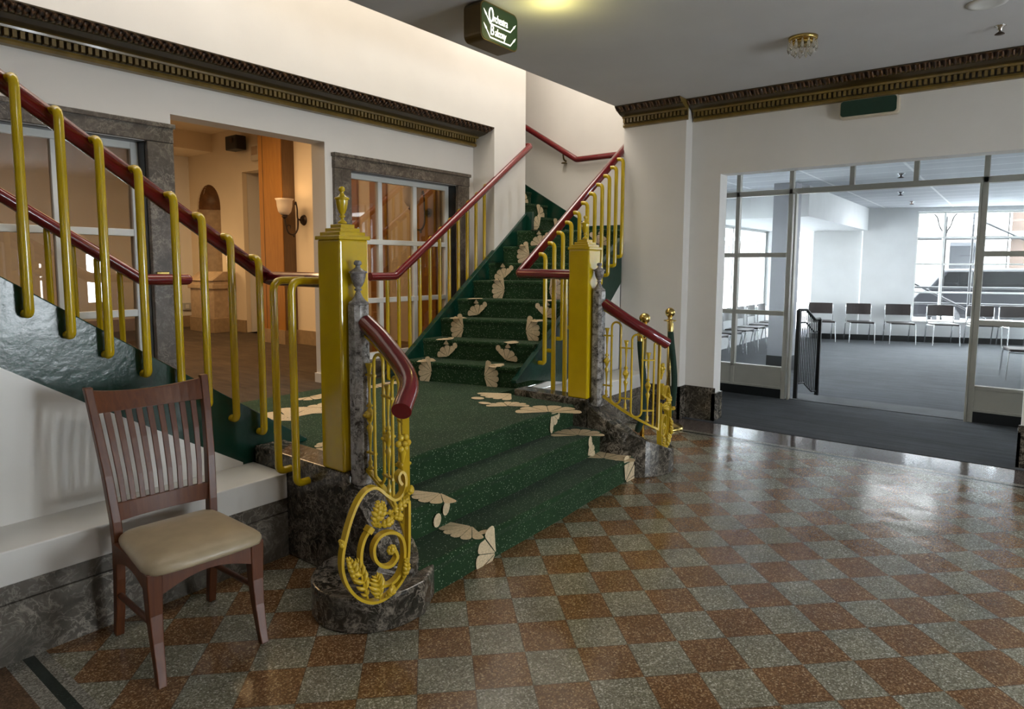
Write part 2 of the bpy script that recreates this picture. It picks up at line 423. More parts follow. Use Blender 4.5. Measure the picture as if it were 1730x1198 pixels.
def bend(pts, r, n=5):
    """polyline with rounded corners"""
    P = [Vector(p) for p in pts]; out = [P[0]]
    for i in range(1, len(P)-1):
        a = (P[i-1]-P[i]).normalized(); b = (P[i+1]-P[i]).normalized()
        d = min(r, (P[i-1]-P[i]).length*0.49, (P[i+1]-P[i]).length*0.49)
        s, e = P[i]+a*d, P[i]+b*d
        for j in range(n+1):
            t = j/n; out.append((1-t)**2*s+2*t*(1-t)*P[i]+t*t*e)
    out.append(P[-1]); return out
# ================================================================== THE SETTING
LZ = 0.527                       # landing level
CZ = 3.37                        # lobby ceiling
WA = -5.12                       # wall with the windows and the hall doorway
YC = 3.37

def wall_openings(axis, c0, c1, a0, a1, z0, z1, holes):
    """box wall: thickness c0..c1 along axis, running a0..a1, with rectangular holes (a0,a1,z0,z1)"""
    mb = MB()
    cuts = sorted(set([a0, a1]+[h[0] for h in holes]+[h[1] for h in holes]))
    for s, e in zip(cuts[:-1], cuts[1:]):
        zs = [(z0, z1)]
        for h in holes:
            if h[0] < e-1e-6 and h[1] > s+1e-6:
                nz = []
                for q0, q1 in zs:
                    if h[2] > q0: nz.append((q0, min(q1, h[2])))
                    if h[3] < q1: nz.append((max(q0, h[3]), q1))
                zs = nz
        for q0, q1 in zs:
            if q1-q0 < 1e-6: continue
            if axis == 'x': mb.box(c0, c1, s, e, q0, q1)
            else: mb.box(s, e, c0, c1, q0, q1)
    return mb

# floors
struct('floor', MB().box(-3.25, 5.0, 0.885, 6.10, -0.12, 0.0), 'terrazzo_tiles', 'terrazzo lobby floor of rust and grey diamond tiles')
mb = MB()
for y0, y1, k in ((0.842, 0.885, 0), (0.80, 0.842, 1), (0.742, 0.80, 0), (-3.4, 0.742, 2)):
    mb.box(-3.25, 5.0, y0, y1, -0.12, 0.0, k)
struct('floor_border_front', mb, ['strip_grey', 'strip_dark', 'strip_brown'], 'striped terrazzo border beside the wooden chair')
mb = MB()
for y0, y1, k in ((6.10, 6.16, 0), (6.16, 6.20, 1), (6.20, 6.26, 0), (6.26, 6.70, 2)):
    mb.box(-3.25, 5.0, y0, y1, -0.12, 0.0, k)
struct('floor_border_back', mb, ['strip_grey', 'strip_dark', 'threshold_granite'], 'polished dark threshold strip before the blue grey carpet')
mb = MB().box(-3.40, 6.0, 6.70, 8.50, -0.12, 0.004).box(-8.0, 6.0, 8.50, 18.6, -0.12, 0.002)
struct('floor_carpet_room', mb, 'blue_grey_carpet', 'blue grey streaked carpet of the room with chairs')
struct('floor_ramp_strip', MB().box(-2.2, -0.38, 8.52, 8.98, 0.003, 0.008), 'ramp_lit_carpet', 'flat carpet strip just inside the glazed doorway, painted paler as the lit ramp')  # flat strip, the ramp's lighter tone is put into the colour
struct('floor_hall', MB().box(-12.5, -5.0, -2.0, 6.2, LZ-0.1, LZ), 'hall_carpet', 'brown carpet of the warm lit hall')

struct('floor_base', MB().box(-12.6, -3.26, -3.6, 7.6, -0.3, -0.06), 'asphalt', 'solid floor under the stairs and hall')
# ceilings
struct('ceiling', MB().box(-3.56, 5.0, -3.4, 6.80, CZ, CZ+0.25), 'lobby_ceiling', 'grey lobby ceiling')
struct('ceiling_foyer', MB().box(-7.2, -3.40, -3.4, 7.6, 5.1, 5.3), 'white_wall', 'high ceiling over the stairs')
struct('ceiling_foyer_edge', MB().box(-3.56, -3.40, -3.4, 6.62, CZ+0.25, 5.1), 'white_wall', 'upper wall above the lobby ceiling edge')
struct('ceiling_hall', MB().box(-12.5, -5.3, -2.2, 7.0, 3.85, 4.05).box(-12.5, -11.0, 0.0, 5.85, 3.55, 3.85), 'cream_wall', 'cream ceiling of the hall')
struct('ceiling_carpet_room', MB().box(-3.4, 6.0, 6.98, 7.6, 2.95, 3.15).box(-8.0, 6.0, 7.6, 18.6, 2.95, 3.15), 'ceiling_tiles', 'grey grid tile ceiling of the room with chairs')

# window wall with hall doorway
H = [(2.407, 3.79, LZ-0.06, 2.78), (0.68, 2.165+0.05, 0.70, 2.555), (4.06, 5.56, 0.70, 2.555)]
struct('wall_left', wall_openings('x', WA-0.20, WA, -3.4, 5.86, 0.0, 3.25, H), 'white_wall', 'white wall with two stone framed windows and the hall doorway')
struct('wall_left_upper', MB().box(-5.5, -4.80, -3.4, 5.86, 3.21, 5.1), 'white_wall', 'white upper wall above the gold cornice')
struct('wall_stair_pier', MB().box(-7.2, -4.80, 5.86, 6.45, 0.0, 5.1), 'white_wall', 'white pier between the window and the turning stairs')
struct('wall_stair_back', MB().box(-7.2, -3.40, 7.35, 7.55, 0.0, 5.1), 'white_wall', 'white wall behind the turning stairs')
struct('wall_foyer_far', MB().box(-7.4, -7.2, 5.86, 7.6, 0.0, 5.3), 'white_wall', 'white end wall of the stair foyer')
struct('wall_right', MB().box(-3.565, -2.84, 6.62, 6.98, 0.0, CZ).box(-2.84, -2.52, 6.78, 6.98, 0.0, CZ)
       .box(-2.52, 0.087, 6.78, 6.98, 2.612, CZ).box(0.087, 5.0, 6.78, 6.98, 0.0, CZ), 'white_wall', 'white right wall with the wide opening to the carpeted room')
struct('wall_right_upper', MB().box(-3.565, -3.40, 6.98, 7.35, 0.0, 5.1).box(-3.565, -3.40, 6.621, 6.98, CZ, 5.1), 'white_wall', 'white side wall of the turning stairs')
struct('baseboard_right', MB().box(-3.2, -2.828, 6.605, 6.63, 0, 0.36).box(-2.853, -2.828, 6.605, 6.79, 0, 0.36).box(-2.828, -2.50, 6.765, 6.785, 0, 0.36).box(-2.535, -2.50, 6.765, 6.995, 0, 0.30)
       .box(0.068, 5.0, 6.765, 6.785, 0, 0.36).box(0.068, 0.09, 6.765, 6.995, 0, 0.30), 'dark_marble', 'dark marble base of the right wall')
# walls on the entrance side (behind and beside the viewer): glazed entrance openings to the street
struct('wall_entrance', wall_openings('x', 4.4, 4.6, -3.4, 6.98, 0.0, CZ+0.2, [(y, y+0.27, z, z+0.44) for y in (2.6, 2.95, 3.3) for z in (0.6, 1.1, 1.6)]+[(y, y+0.36, z, z+0.46) for y in (4.1, 5.22) for z in (0.86, 1.38)]), 'white_wall', 'entrance wall with tall glazed openings')
struct('wall_front', wall_openings('y', -3.6, -3.4, -7.4, 4.6, 0.0, 5.3, [(-1.2, -1.1, 0.9, 2.1)]), 'white_wall', 'front wall with wide windows')

# low ledge walls beside the stairs: marble base, white cap, spandrel under the green stringer
def low_wall(name, y0, y1, label):
    w = struct(name, MB().box(-3.50, -3.235, y0, y1, 0.0, 0.335), 'base_marble', label)
    MB().box(-3.235, -3.218, y0, y1, 0.0, 0.255).box(-3.235, -3.222, y0, y1, 0.262, 0.34).build('marble_base', 'base_marble', w)
    MB().box(-3.56, -3.215, y0, y1, 0.338, 0.484).build('cap', 'white_gloss', w, 0.006)
low_wall('wall_ledge_left', -2.2, 2.075, 'low ledge with white cap and marble base behind the wooden chair')
low_wall('wall_ledge_right', 4.66, 6.62, 'low white capped ledge behind the brass stanchions')
struct('wall_spandrel_left', MB().prism([(-2.2, 0.48), (2.0, 0.48), (2.0, 0.50), (1.207, 0.985), (0.88, 1.20), (-0.6, 2.22), (-2.2, 2.22)], 'x', -3.60, -3.545), 'white_gloss', 'glossy white panel under the left green stringer')
struct('wall_spandrel_right', MB().prism([(4.72, 0.48), (6.62, 0.48), (6.62, 1.52), (5.49, 0.56), (4.72, 0.50)], 'x', -3.60, -3.575), 'white_gloss', 'white panel under the right green stringer')

# windows in the left wall
def stone_window(name, ys, y0, y1, label):
    w = thing(name, None, None); w['label'] = label; w['kind'] = 'structure'
    z0, z1 = 0.70, 2.555; t = 0.19
    mb = MB().box(WA-0.02, WA+0.045, y0-t, y1+t, z1, z1+0.135).box(WA-0.02, WA+0.062, y0-t-0.012, y1+t+0.012, z1+0.105, z1+0.14)
    mb.box(WA-0.02, WA+0.04, y0-t, y0, z0, z1).box(WA-0.02, WA+0.04, y1, y1+t, z0, z1)
    mb.box(WA-0.02, WA+0.055, y0-t, y1+t, z0-0.12, z0)
    mb.build('stone_surround', 'window_marble', w, 0.006)
    x0, x1 = WA-0.17, WA-0.11; f = 0.055
    mb = MB().box(x0, x1, y0, y0+f, z0, z1).box(x0, x1, y1-f, y1, z0, z1).box(x0, x1, y0+f, y1-f, z0, z0+f).box(x0, x1, y0+f, y1-f, z1-f, z1)
    for y in ys: mb.box(x0+0.004, x1-0.004, y-0.027, y+0.027, z0+f, z1-f)
    for z in (1.292, 1.89): mb.box(x0+0.004, x1-0.002, y0+f, y1-f, z-0.026, z+0.026)
    mb.build('window_frame', 'frame_white', w, 0.004)
    MB().box(WA-0.144, WA-0.138, y0+0.03, y1-0.03, z0+0.03, z1-0.03).build('pane', 'tinted_glass', w)
    MB().box(WA-0.11, WA-0.005, y1-0.004, y1+0.001, z0, z1).box(WA-0.11, WA-0.005, y0-0.001, y0+0.004, z0, z1).box(WA-0.11, WA-0.005, y0, y1, z1-0.004, z1+0.001).build('window_reveal', 'black_paint', w)
    return w
stone_window('window_1', (1.19, 1.68), 0.68, 2.215, 'stone framed white window left of the hall doorway')
stone_window('window_2', (4.545, 5.035), 4.06, 5.56, 'stone framed white window right of the hall doorway')
struct('baseboard_doorway', MB().box(WA-0.215, WA+0.012, 3.778, 3.80, LZ, LZ+0.09).box(WA, WA+0.012, 3.79, 3.87, LZ, LZ+0.09), 'white_gloss', 'white base block of the hall doorway jamb')

# cornices
CP = [(0, 0), (0.045, 0.004), (0.052, 0.022), (0.045, 0.04), (0.03, 0.046), (0.03, 0.098), (0.075, 0.102), (0.078, 0.118), (0.10, 0.122), (0.15, 0.132), (0.20, 0.15), (0.205, 0.158), (0.235, 0.165), (0.262, 0.178), (0.285, 0.196), (0.29, 0.20), (0.29, 0.212), (0, 0.212)]
CMAT = [0, 0, 0, 0, 2, 0, 0, 0, 2, 2, 2, 0, 1, 1, 1, 2, 2, 2]  # dentil backing painted dark to deepen the shade in the gaps
def cornice_run(mb, axis, wall, sgn, a0, a1, zb, depth=1.0, zs=1.0):
    n = len(CP)
    def pt(a, o, z):
        return (wall+sgn*o*depth, a, zb+z*zs) if axis == 'y' else (a, wall+sgn*o*depth, zb+z*zs)
    v = [pt(a0, o, z) for o, z in CP]+[pt(a1, o, z) for o, z in CP]
    for i in range(n):
        j = (i+1) % n; mb.add([v[i], v[j], v[n+j], v[n+i]], [(0, 1, 2, 3)], CMAT[i])
    mb.add(v[:n], [list(range(n))], 0); mb.add(v[n:], [list(range(n))], 0)
    p = 0.042; k = int((a1-a0)/p)
    for i in range(k):
        a = a0+(i+0.25)*p
        o1, z0, z1 = 0.074*depth, zb+0.05*zs, zb+0.098*zs
        if axis == 'y': mb.box(min(wall+sgn*0.02, wall+sgn*o1), max(wall+sgn*0.02, wall+sgn*o1), a, a+p*0.56, z0, z1)
        else: mb.box(a, a+p*0.56, min(wall+sgn*0.02, wall+sgn*o1), max(wall+sgn*0.02, wall+sgn*o1), z0, z1)
    q = 0.035; k = int((a1-a0)/q)
    for i in range(k):      # carved leaf ribs on the crown
        a = a0+(i+0.5)*q
        pts = [Vector(pt(a, o+0.004, z-0.002)) for o, z in ((0.212, 0.158), (0.24, 0.163), (0.264, 0.175), (0.286, 0.194))]
        mb.tube(pts, [0.008, 0.012, 0.012, 0.006], 5, 1, caps=False)
mb = MB(); cornice_run(mb, 'y', WA, 1, 0.2, 5.86, 3.018, 1.1, 0.92); cornice_run(mb, 'y', WA, 1, -3.3, 0.2, 3.018, 1.1, 0.92)
struct('trim_1', mb, ['cornice_gold', 'cornice_leaf', 'cornice_dark'], 'gold and brown dentil cornice over the windows')
mb = MB(); cornice_run(mb, 'x', 6.62, -1, -3.56, -2.82, 3.172, 0.80, 0.93); cornice_run(mb, 'x', 6.78, -1, -2.82, 5.0, 3.172, 0.80, 0.93)
struct('trim_2', mb, ['cornice_gold', 'cornice_leaf', 'cornice_dark'], 'gold and brown dentil cornice on the right wall')

# glazed screen to the carpeted room
def glazed_screen():
    w = thing('window_3', None, None); w['label'] = 'taupe framed glazed screen with an open doorway'; w['kind'] = 'structure'
    y0, y1 = 8.46, 8.54
    P = 0.05
    mb = MB()
    posts = [(-3.22, 0), (-2.905, 0), (-2.262, 1), (-0.335, 1), (0.35, 0), (1.1, 0)]
    for x, full in posts:
        z0 = 0.0 if full else 0.12
        mb.box(x-P/2, x+P/2, y0, y1, z0, 2.95)
    mb.box(-2.212, -2.19, y0-0.01, y1, 0.0, 2.55); mb.box(-0.385, -0.362, y0-0.01, y1, 0, 2.55)
    mb.box(-3.245, 1.1, y0, y1, 2.535, 2.60); mb.box(-3.245, 1.1, y0, y1, 2.90, 2.95)
    for x in (-1.60, -0.965): mb.box(x-P/2, x+P/2, y0, y1, 2.60, 2.90)
    for a, b in ((-3.245, -2.29), (-0.31, 1.1)):
        for z in (1.80, 1.075): mb.box(a, b, y0+0.003, y1-0.003, z-0.028, z+0.028)
        mb.box(a, b, y0, y1, 0.36, 0.40)
        mb.box(a, b, y0+0.012, y1-0.012, 0.13, 0.36); mb.box(a, b, y0+0.002, y1-0.002, 0.12, 0.15)
    mb.build('window_frame', 'frame_taupe', w, 0.004)
    mb = MB()
    for a, b in ((-3.245, -2.29), (-0.31, 1.1)): mb.box(a, b, 8.498, 8.504, 0.40, 2.54)
    mb.box(-3.245, 1.1, 8.498, 8.504, 2.59, 2.91)
    mb.build('pane', 'pane_glass', w)
    mb = MB()
    for a, b in ((-3.245, -2.29), (-0.31, 1.1)): mb.box(a, b, y0+0.02, y1-0.02, 0.0, 0.12)
    mb.build('kick_gap_dark', 'black_paint', w)  # black box painted in for the dark gap below the panels
glazed_screen()

# carpeted room
struct('wall_room_left', wall_openings('x', -4.8, -4.6, 8.54, 18.2, 0.0, 2.95, [(9.0, 15.6, 0.75, 2.45)]), 'grey_wall', 'left wall of the carpeted room with a long bright window')
struct('wall_room_right', MB().box(4.0, 4.2, 6.98, 18.6, 0, 2.95), 'grey_wall', 'right wall of the carpeted room')
struct('wall_vestibule', MB().box(-3.40, -3.25, 6.98, 8.54, 0, 2.95).box(-4.8, -3.25, 8.54, 8.64, 0, 2.95).box(1.1, 1.3, 6.98, 8.54, 0, 2.95), 'grey_wall', 'side walls before the glazed screen')
struct('wall_room_soffit', MB().box(-4.6, -2.74, 11.3, 16.55, 2.46, 2.95), 'grey_wall', 'white lowered soffit along the left of the carpeted room')
struct('wall_room_column', MB().box(-3.13, -2.80, 10.74, 11.07, 0.0, 2.95).box(-3.14, -2.79, 10.73, 11.08, 0.0, 0.24, 1), ['column_grey', 'black_paint'], 'grey square column behind the glazed screen')
AF = math.atan(0.40)             # the street wall stands at an angle
def far(u, w, z):                # along the wall, into the room
    return (-2.82+u*math.cos(AF)+w*math.sin(AF), 16.45+u*math.sin(AF)-w*math.cos(AF), z)
def farbox(mb, u0, u1, w0, w1, z0, z1, mat=0):
    v = [far(u, w, z) for z in (z0, z1) for u, w in ((u0, w0), (u1, w0), (u1, w1), (u0, w1))]
    mb.add(v, [(0,3,2,1),(4,5,6,7),(0,1,5,4),(1,2,6,5),(2,3,7,6),(3,0,4,7)], mat)
mb = MB(); farbox(mb, 0.0, 1.06, -0.3, 0.0, 0, 2.95); farbox(mb, -1.0, 0.0, -0.3, -0.12, 0, 2.95)
farbox(mb, 1.06, 8.0, -0.3, 0.0, 0, 0.45); farbox(mb, 1.06, 8.0, -0.35, 0.0, 2.86, 2.95)
struct('wall_room_back', mb, 'grey_wall', 'grey wall behind the row of chairs')
mb = MB(); farbox(mb, -1.0, 8.0, 0.0, 0.015, 0, 0.13)
struct('baseboard_room', mb, 'black_paint', 'black baseboard behind the row of chairs')
w = thing('window_4', None, None); w['label'] = 'wide street window of the carpeted room'; w['kind'] = 'structure'
mb = MB()
for u in (1.09, 1.62, 3.35, 5.05, 6.8): farbox(mb, u-0.022, u+0.022, -0.17, -0.11, 0.45, 2.86)
for z in (0.47, 1.10, 1.72, 2.30, 2.84): farbox(mb, 1.06, 8.0, -0.165, -0.115, z-0.018, z+0.018)
mb.build('window_frame', 'frame_white', w)
mb = MB(); farbox(mb, 1.06, 8.0, -0.143, -0.137, 0.45, 2.86); mb.build('pane', 'pane_glass', w)
mb = MB(); farbox(mb, 1.06, 8.0, -0.3, 0.06, 0.45, 0.48); mb.build('sill', 'white_gloss', w)
w = thing('window_5', None, None); w['label'] = 'long window behind the side row of chairs'; w['kind'] = 'structure'
mb = MB()
for y in (9.03, 11.2, 13.4, 15.57): mb.box(-4.73, -4.67, y-0.025, y+0.025, 0.75, 2.45)
mb.box(-4.73, -4.67, 9.0, 15.6, 0.75, 0.79).box(-4.73, -4.67, 9.0, 15.6, 2.41, 2.45)
mb.build('window_frame', 'frame_white', w)
MB().box(-4.703, -4.697, 9.0, 15.6, 0.77, 2.43).build('pane', 'pane_glass', w)

# warm hall behind the doorway
struct('wall_hall_back', MB().box(-12.5, -10.09, 5.85, 6.05, LZ, 3.85).box(-10.09, -9.2, 5.85, 6.05, 3.14, 3.85).box(-9.2, -8.14, 5.85, 6.05, LZ, 3.85), 'cream_wall', 'cream hall wall with the arched niche')
struct('wall_hall_recess', MB().box(-10.3, -9.0, 6.9, 7.0, LZ, 3.85).box(-10.3, -9.0, 5.86, 7.0, 3.4, 3.5).box(-10.3, -9.0, 5.86, 7.0, LZ-0.1, LZ).box(-10.12, -10.095, 5.88, 6.9, LZ, 3.4).box(-9.195, -9.17, 5.88, 6.9, LZ, 3.4), 'white_wall', 'pale recess beyond the hall doorway')
struct('wall_hall_side', MB().box(-8.14, -5.32, 5.5, 5.85, LZ, 3.85), 'cream_wall', 'cream hall wall carrying the sconces')
struct('wall_hall_left', MB().box(-12.0, -11.84, -2.0, 6.35, LZ, 3.85), 'white_wall', 'pale hall end wall')
struct('wall_hall_near', MB().box(-12.5, -5.3, -2.2, -2.0, LZ, 3.85), 'cream_wall', 'cream hall wall on the near side')
struct('baseboard_hall', MB().box(-11.84, -10.09, 5.828, 5.85, LZ, LZ+0.2).box(-9.2, -8.75, 5.828, 5.85, LZ, LZ+0.2).box(-8.14, -5.32, 5.478, 5.5, LZ, LZ+0.2).box(-11.84, -11.818, -2, 5.83, LZ, LZ+0.2), 'skirt_stone', 'tan stone skirting of the hall')
w = struct('wall_hall_pilaster', MB().box(-8.70, -8.14, 5.30, 5.85, LZ, 3.85), 'orange_wood', 'orange wood clad pilaster in the hall')
MB().box(-8.72, -8.135, 5.285, 5.42, LZ, LZ+0.2).build('base', 'skirt_stone', w)
MB().box(-8.60, -8.588, 5.297, 5.302, LZ+0.2, 3.85).box(-8.139, -8.132, 5.31, 5.5, LZ+0.2, 3.85).build('groove', 'dark_wood', w)
w = struct('wall_hall_panelling', MB().box(-7.55, -6.75, 5.47, 5.50, LZ, 3.6).box(-6.5, -6.2, 5.47, 5.5, LZ, 3.6).box(-5.78, -5.36, 5.47, 5.5, LZ, 3.6), 'orange_wood', 'orange wood panels seen through the right window')
# ================================================================== STAIRS
PC = [0]
def petal(mb, apex, d, side, n, length, width, mat):
    """one petal outline in the plane (d, side), lifted along n, curling over nothing"""
    prof = [(0.06, 0.05), (0.3, 0.32), (0.6, 0.68), (0.80, 0.93), (0.90, 0.92), (0.97, 0.65), (1.0, 0.2)]
    PC[0] = (PC[0]+1) % 9; lift = n*(0.0025+0.0004*PC[0])
    L_ = [apex+d*length*t+side*width/2*w+lift for t, w in prof]
    R_ = [apex+d*length*t-side*width/2*w+lift for t, w in prof]
    vs = L_+R_[::-1]; k = len(vs)
    mb.add(vs, [list(range(k))], mat)
def fan(mb, apex, tip, n, count=5, spread=150, mat=1, wid=None, short=0.78):
    apex = Vector(apex); tip = Vector(tip); n = Vector(n).normalized()
    d0 = tip-apex; d0 -= n*d0.dot(n); Ln = d0.length; d0.normalize()
    st = R(spread)/max(1, count-1)
    for i in range(count):
        a = -R(spread)/2+st*i
        d = Matrix.Rotation(a, 3, n) @ d0; s = n.cross(d)
        ln = Ln*(1.0 if abs(a) > R(35) else 0.95)
        w = wid or 2*Ln*math.sin(st/2)*0.82
        petal(mb, apex, d, s, n, ln, w, mat)
def dot(mb, c, a, b, ra, rb, n, mat=1):
    c = Vector(c); a = Vector(a).normalized(); b = Vector(b).normalized(); n = Vector(n)
    mb.add([c+a*ra*math.cos(2*math.pi*i/14)+b*rb*math.sin(2*math.pi*i/14)+n*0.0065 for i in range(14)], [list(range(14))], mat)
UP = Vector((0, 0, 1)); PX = Vector((1, 0, 0))
def nosed(prof_x, z0, z1, r=0.022):
    """profile helper: rounded nosing"""
    return [(prof_x-0.012, z0), (prof_x-0.010, z1-0.06), (prof_x, z1-0.03)]+[(prof_x-r+r*math.cos(t*math.pi/8), z1-r+r*math.sin(t*math.pi/8)) for t in range(0, 5)]

# ---- three carpeted steps and the landing
def carpet_block(ya, yb, fa, fb, z0, z1, xback):
    mb = MB(); k = 9; rows = []
    for i in range(k):
        y = ya+(yb-ya)*i/(k-1); x = fa+(fb-fa)*i/(k-1)+0.006*math.sin(i*2.1)
        rows.append([(px, y, pz) for px, pz in nosed(x, z0, z1)]+[(xback, y, z1), (xback, y, z0)])
    n = len(rows[0]); v = [q for r in rows for q in r]; f = []
    for i in range(k-1):
        for j in range(n): f.append((i*n+j, i*n+(j+1) % n, (i+1)*n+(j+1) % n, (i+1)*n+j))
    f += [list(range(n))[::-1], [(k-1)*n+j for j in range(n)]]
    return mb.add(v, f, 0, False)
ST = wthing('entrance_steps', 'three broad green carpeted steps up to the landing between the two yellow newel posts', 'steps', (-2.6, YC, 0))
f1 = lambda y: -2.235-0.028*(y-2.05)
f2 = lambda y: -2.49-0.03*(y-2.2)
f3 = lambda y: -2.77-0.018*(y-2.26)
mb = carpet_block(2.16, 4.84, f1(2.16), f1(4.84), 0.0, 0.176, -2.72)
fan(mb, (-2.450, 4.326, 0.176), (-2.540, 4.548, 0.176), UP, 6, 165, 1)
dot(mb, (-2.349, 4.386, 0.176), (0, 1, 0), (1, 0, 0), 0.055, 0.022, UP)
fan(mb, (-2.301, 4.401, 0.009), (-2.305, 4.560, 0.132), PX, 4, 95, 1)
fan(mb, (-2.381, 2.710, 0.176), (-2.402, 2.523, 0.176), UP, 6, 120, 1)
dot(mb, (-2.273, 2.682, 0.176), (0, 1, 0), (1, 0, 0), 0.04, 0.022, UP)
fan(mb, (-2.255, 2.768, 0.037), (-2.250, 2.595, 0.085), PX, 4, 105, 1)
mb.build('step', ['green_carpet', 'petal_cream'], ST)
mb = carpet_block(2.20, 4.60, f2(2.20), f2(4.60), 0.176, 0.351, -2.95)
fan(mb, (-2.622, 4.225, 0.351), (-2.753, 4.388, 0.351), UP, 7, 170, 1)
dot(mb, (-2.553, 4.286, 0.301), (0, 0, 1), (0, 1, 0), 0.05, 0.026, PX)
fan(mb, (-2.552, 4.252, 0.203), (-2.555, 4.356, 0.257), PX, 3, 60, 1)
fan(mb, (-2.556, 2.637, 0.351), (-2.542, 2.459, 0.351), UP, 5, 120, 1)
dot(mb, (-2.503, 2.623, 0.287), (0, 0.25, 1), (0, 1, -0.25), 0.045, 0.028, PX)
dot(mb, (-2.500, 2.547, 0.237), (0, 0.2, 1), (0, 1, -0.2), 0.04, 0.03, PX)
mb.build('step', ['green_carpet', 'petal_cream'], ST)
mb = carpet_block(2.262, 4.482, f3(2.262), f3(4.482), 0.351, LZ, -3.6)
mb.box(-5.0, -3.6, 2.05, 4.75, 0.2, LZ)
fan(mb, (-3.498, 4.513, 0.527), (-3.555, 4.217, 0.527), UP, 5, 80, 1)
dot(mb, (-3.583, 4.156, 0.527), (0, 1, 0), (1, 0, 0), 0.05, 0.06, UP)
dot(mb, (-3.410, 4.044, 0.527), (0, 1, 0), (1, 0, 0), 0.04, 0.06, UP)
fan(mb, (-3.196, 4.077, 0.527), (-3.305, 4.216, 0.527), UP, 7, 165, 1)
fan(mb, (-2.814, 4.102, 0.527), (-2.974, 4.304, 0.527), UP, 6, 170, 1)
fan(mb, (-2.804, 4.125, 0.526), (-2.805, 4.198, 0.419), PX, 3, 60, 1)
dot(mb, (-2.804, 4.122, 0.407), (0, 0, 1), (0, 1, 0), 0.045, 0.022, PX)
for a, b in (((-4.267, 2.574, LZ), (-4.357, 2.792, LZ)), ((-4.188, 2.731, LZ), (-4.492, 2.839, LZ)), ((-4.280, 2.854, LZ), (-4.394, 3.082, LZ)), ((-4.270, 3.126, LZ), (-4.454, 3.147, LZ)), ((-4.225, 3.217, LZ), (-4.460, 3.290, LZ)), ((-3.237, 2.397, LZ), (-3.369, 2.407, LZ)), ((-3.361, 2.499, LZ), (-3.471, 2.481, LZ))):
    fan(mb, a, b, UP, 4, 110, 1)
for i in range(5):      # the border goes on behind the newel post
    fan(mb, (-4.75, 3.3+0.24*i, LZ), (-4.60, 3.3+0.24*i, LZ), UP, 5, 160, 1)
mb.build('landing', ['green_carpet', 'petal_cream'], ST)

# ---- the right flight
RS = 0.193
def nose_pts(k):      # ends of nosing k (1-based) on the skewed treads
    return Vector((-4.775, 4.42+0.262*(k-1), 0.72+RS*(k-1))), Vector((-3.61, 4.72+0.29*(k-1), 0.72+RS*(k-1)))
FR = wthing('staircase', 'green carpeted stair flight rising right from the landing past the window to a turn', 'staircase', (-4.2, 4.6, LZ))
for k in range(1, 9):
    a, b = nose_pts(k); d = (b-a).normalized(); nrm = Vector((d.y, -d.x, 0)); 
    back = 0.75 if k < 8 else 1.4
    mb = MB(); rows = []
    for q in (a, b):
        pr = [(-0.012, -RS-0.005), (-0.010, -0.06), (0.0, -0.03)]+[(-0.02+0.02*math.cos(t*math.pi/8), -0.02+0.02*math.sin(t*math.pi/8)) for t in range(5)]
        row = [q+nrm*o+UP*z for o, z in pr]
        bk = (q-nrm*back); bk.z = q.z
        if k == 8: bk = Vector((q.x, 7.35, q.z))
        bk.x = q.x; 
        bk2 = bk.copy(); bk2.z -= RS+0.005
        rows.append(row+[bk, bk2])
    n = len(rows[0]); mb.add(rows[0]+rows[1], [(j, (j+1) % n, n+(j+1) % n, n+j) for j in range(n)]+[list(range(n))[::-1], list(range(n, 2*n))], 0)
    for side, e, dr in ((0, a, d), (1, b, -d)):
        inset = 0.17+0.05*((k*7+side*3) % 3)
        c = e+dr*inset
        if k % 2 == 1:
            fan(mb, c+dr*0.10+UP*-0.10, c+dr*-0.06+UP*-0.085, nrm, 6, 130, 1)
            fan(mb, c+dr*0.12-nrm*0.05, c+dr*-0.08-nrm*0.06, UP, 4, 70, 1)
        else:
            fan(mb, c+dr*0.02+UP*-0.17, c+dr*-0.03+UP*-0.06, nrm, 4, 110, 1)
            dot(mb, c+dr*0.10+UP*-0.055, dr, UP, 0.026, 0.03, nrm)
            fan(mb, c+dr*0.06-nrm*0.015, c+dr*-0.1-nrm*0.05, UP, 4, 90, 1)
            petal(mb, c+dr*0.0-nrm*0.0+UP*0.0, -UP, dr, nrm, 0.05, 0.06, 1)
    mb.build('step', ['green_carpet', 'petal_cream'], FR)
for k in range(9, 14):           # winding steps behind the pier
    x = -4.80-0.27*(k-9); z = 0.72+RS*(k-1)
    x2 = x+0.02
    mb = MB().box(-7.2, x-0.012, 6.45, 7.35, z-RS-0.002, z-0.03); mb.box(-7.2, x, 6.45, 7.35, z-0.03, z)
    fan(mb, (x, 6.75, z-0.12), (x, 6.62, z-0.04), PX, 4, 110, 1); fan(mb, (x, 7.1, z-0.14), (x, 7.2, z-0.04), PX, 3, 90, 1)
    mb.build('step', ['green_carpet', 'petal_cream'], FR)
def yz_plate(poly, x0, x1): return MB().prism(poly, 'x', x0, x1)
MB().prism([(4.30, LZ), (4.30, 0.63), (6.45, 2.285), (6.45, 1.72), (4.92, LZ)], 'x', -4.84, -4.775).build('stringer', 'green_gloss', FR, 0.006)
MB().prism([(4.664, LZ+0.06), (4.664, 0.615), (6.618, 1.975), (6.618, 1.47), (5.50, 0.487), (4.90, LZ+0.06)], 'x', -3.62, -3.56).build('stringer', 'green_gloss', FR, 0.006)
MB().prism([(-4.42, 1.98), (-4.42, 2.166), (-5.514, 2.80), (-7.2, 3.78), (-7.2, 3.2)], 'y', 7.325, 7.349).build('stringer', 'green_gloss', FR, 0.004)
MB().box(-4.42, -3.645, 7.325, 7.349, 2.06, 2.166).build('stringer', 'green_gloss', FR, 0.004)
MB().box(-4.805, -4.70, 6.448, 6.50, 2.06, 2.30).build('stringer', 'green_gloss', FR, 0.004)

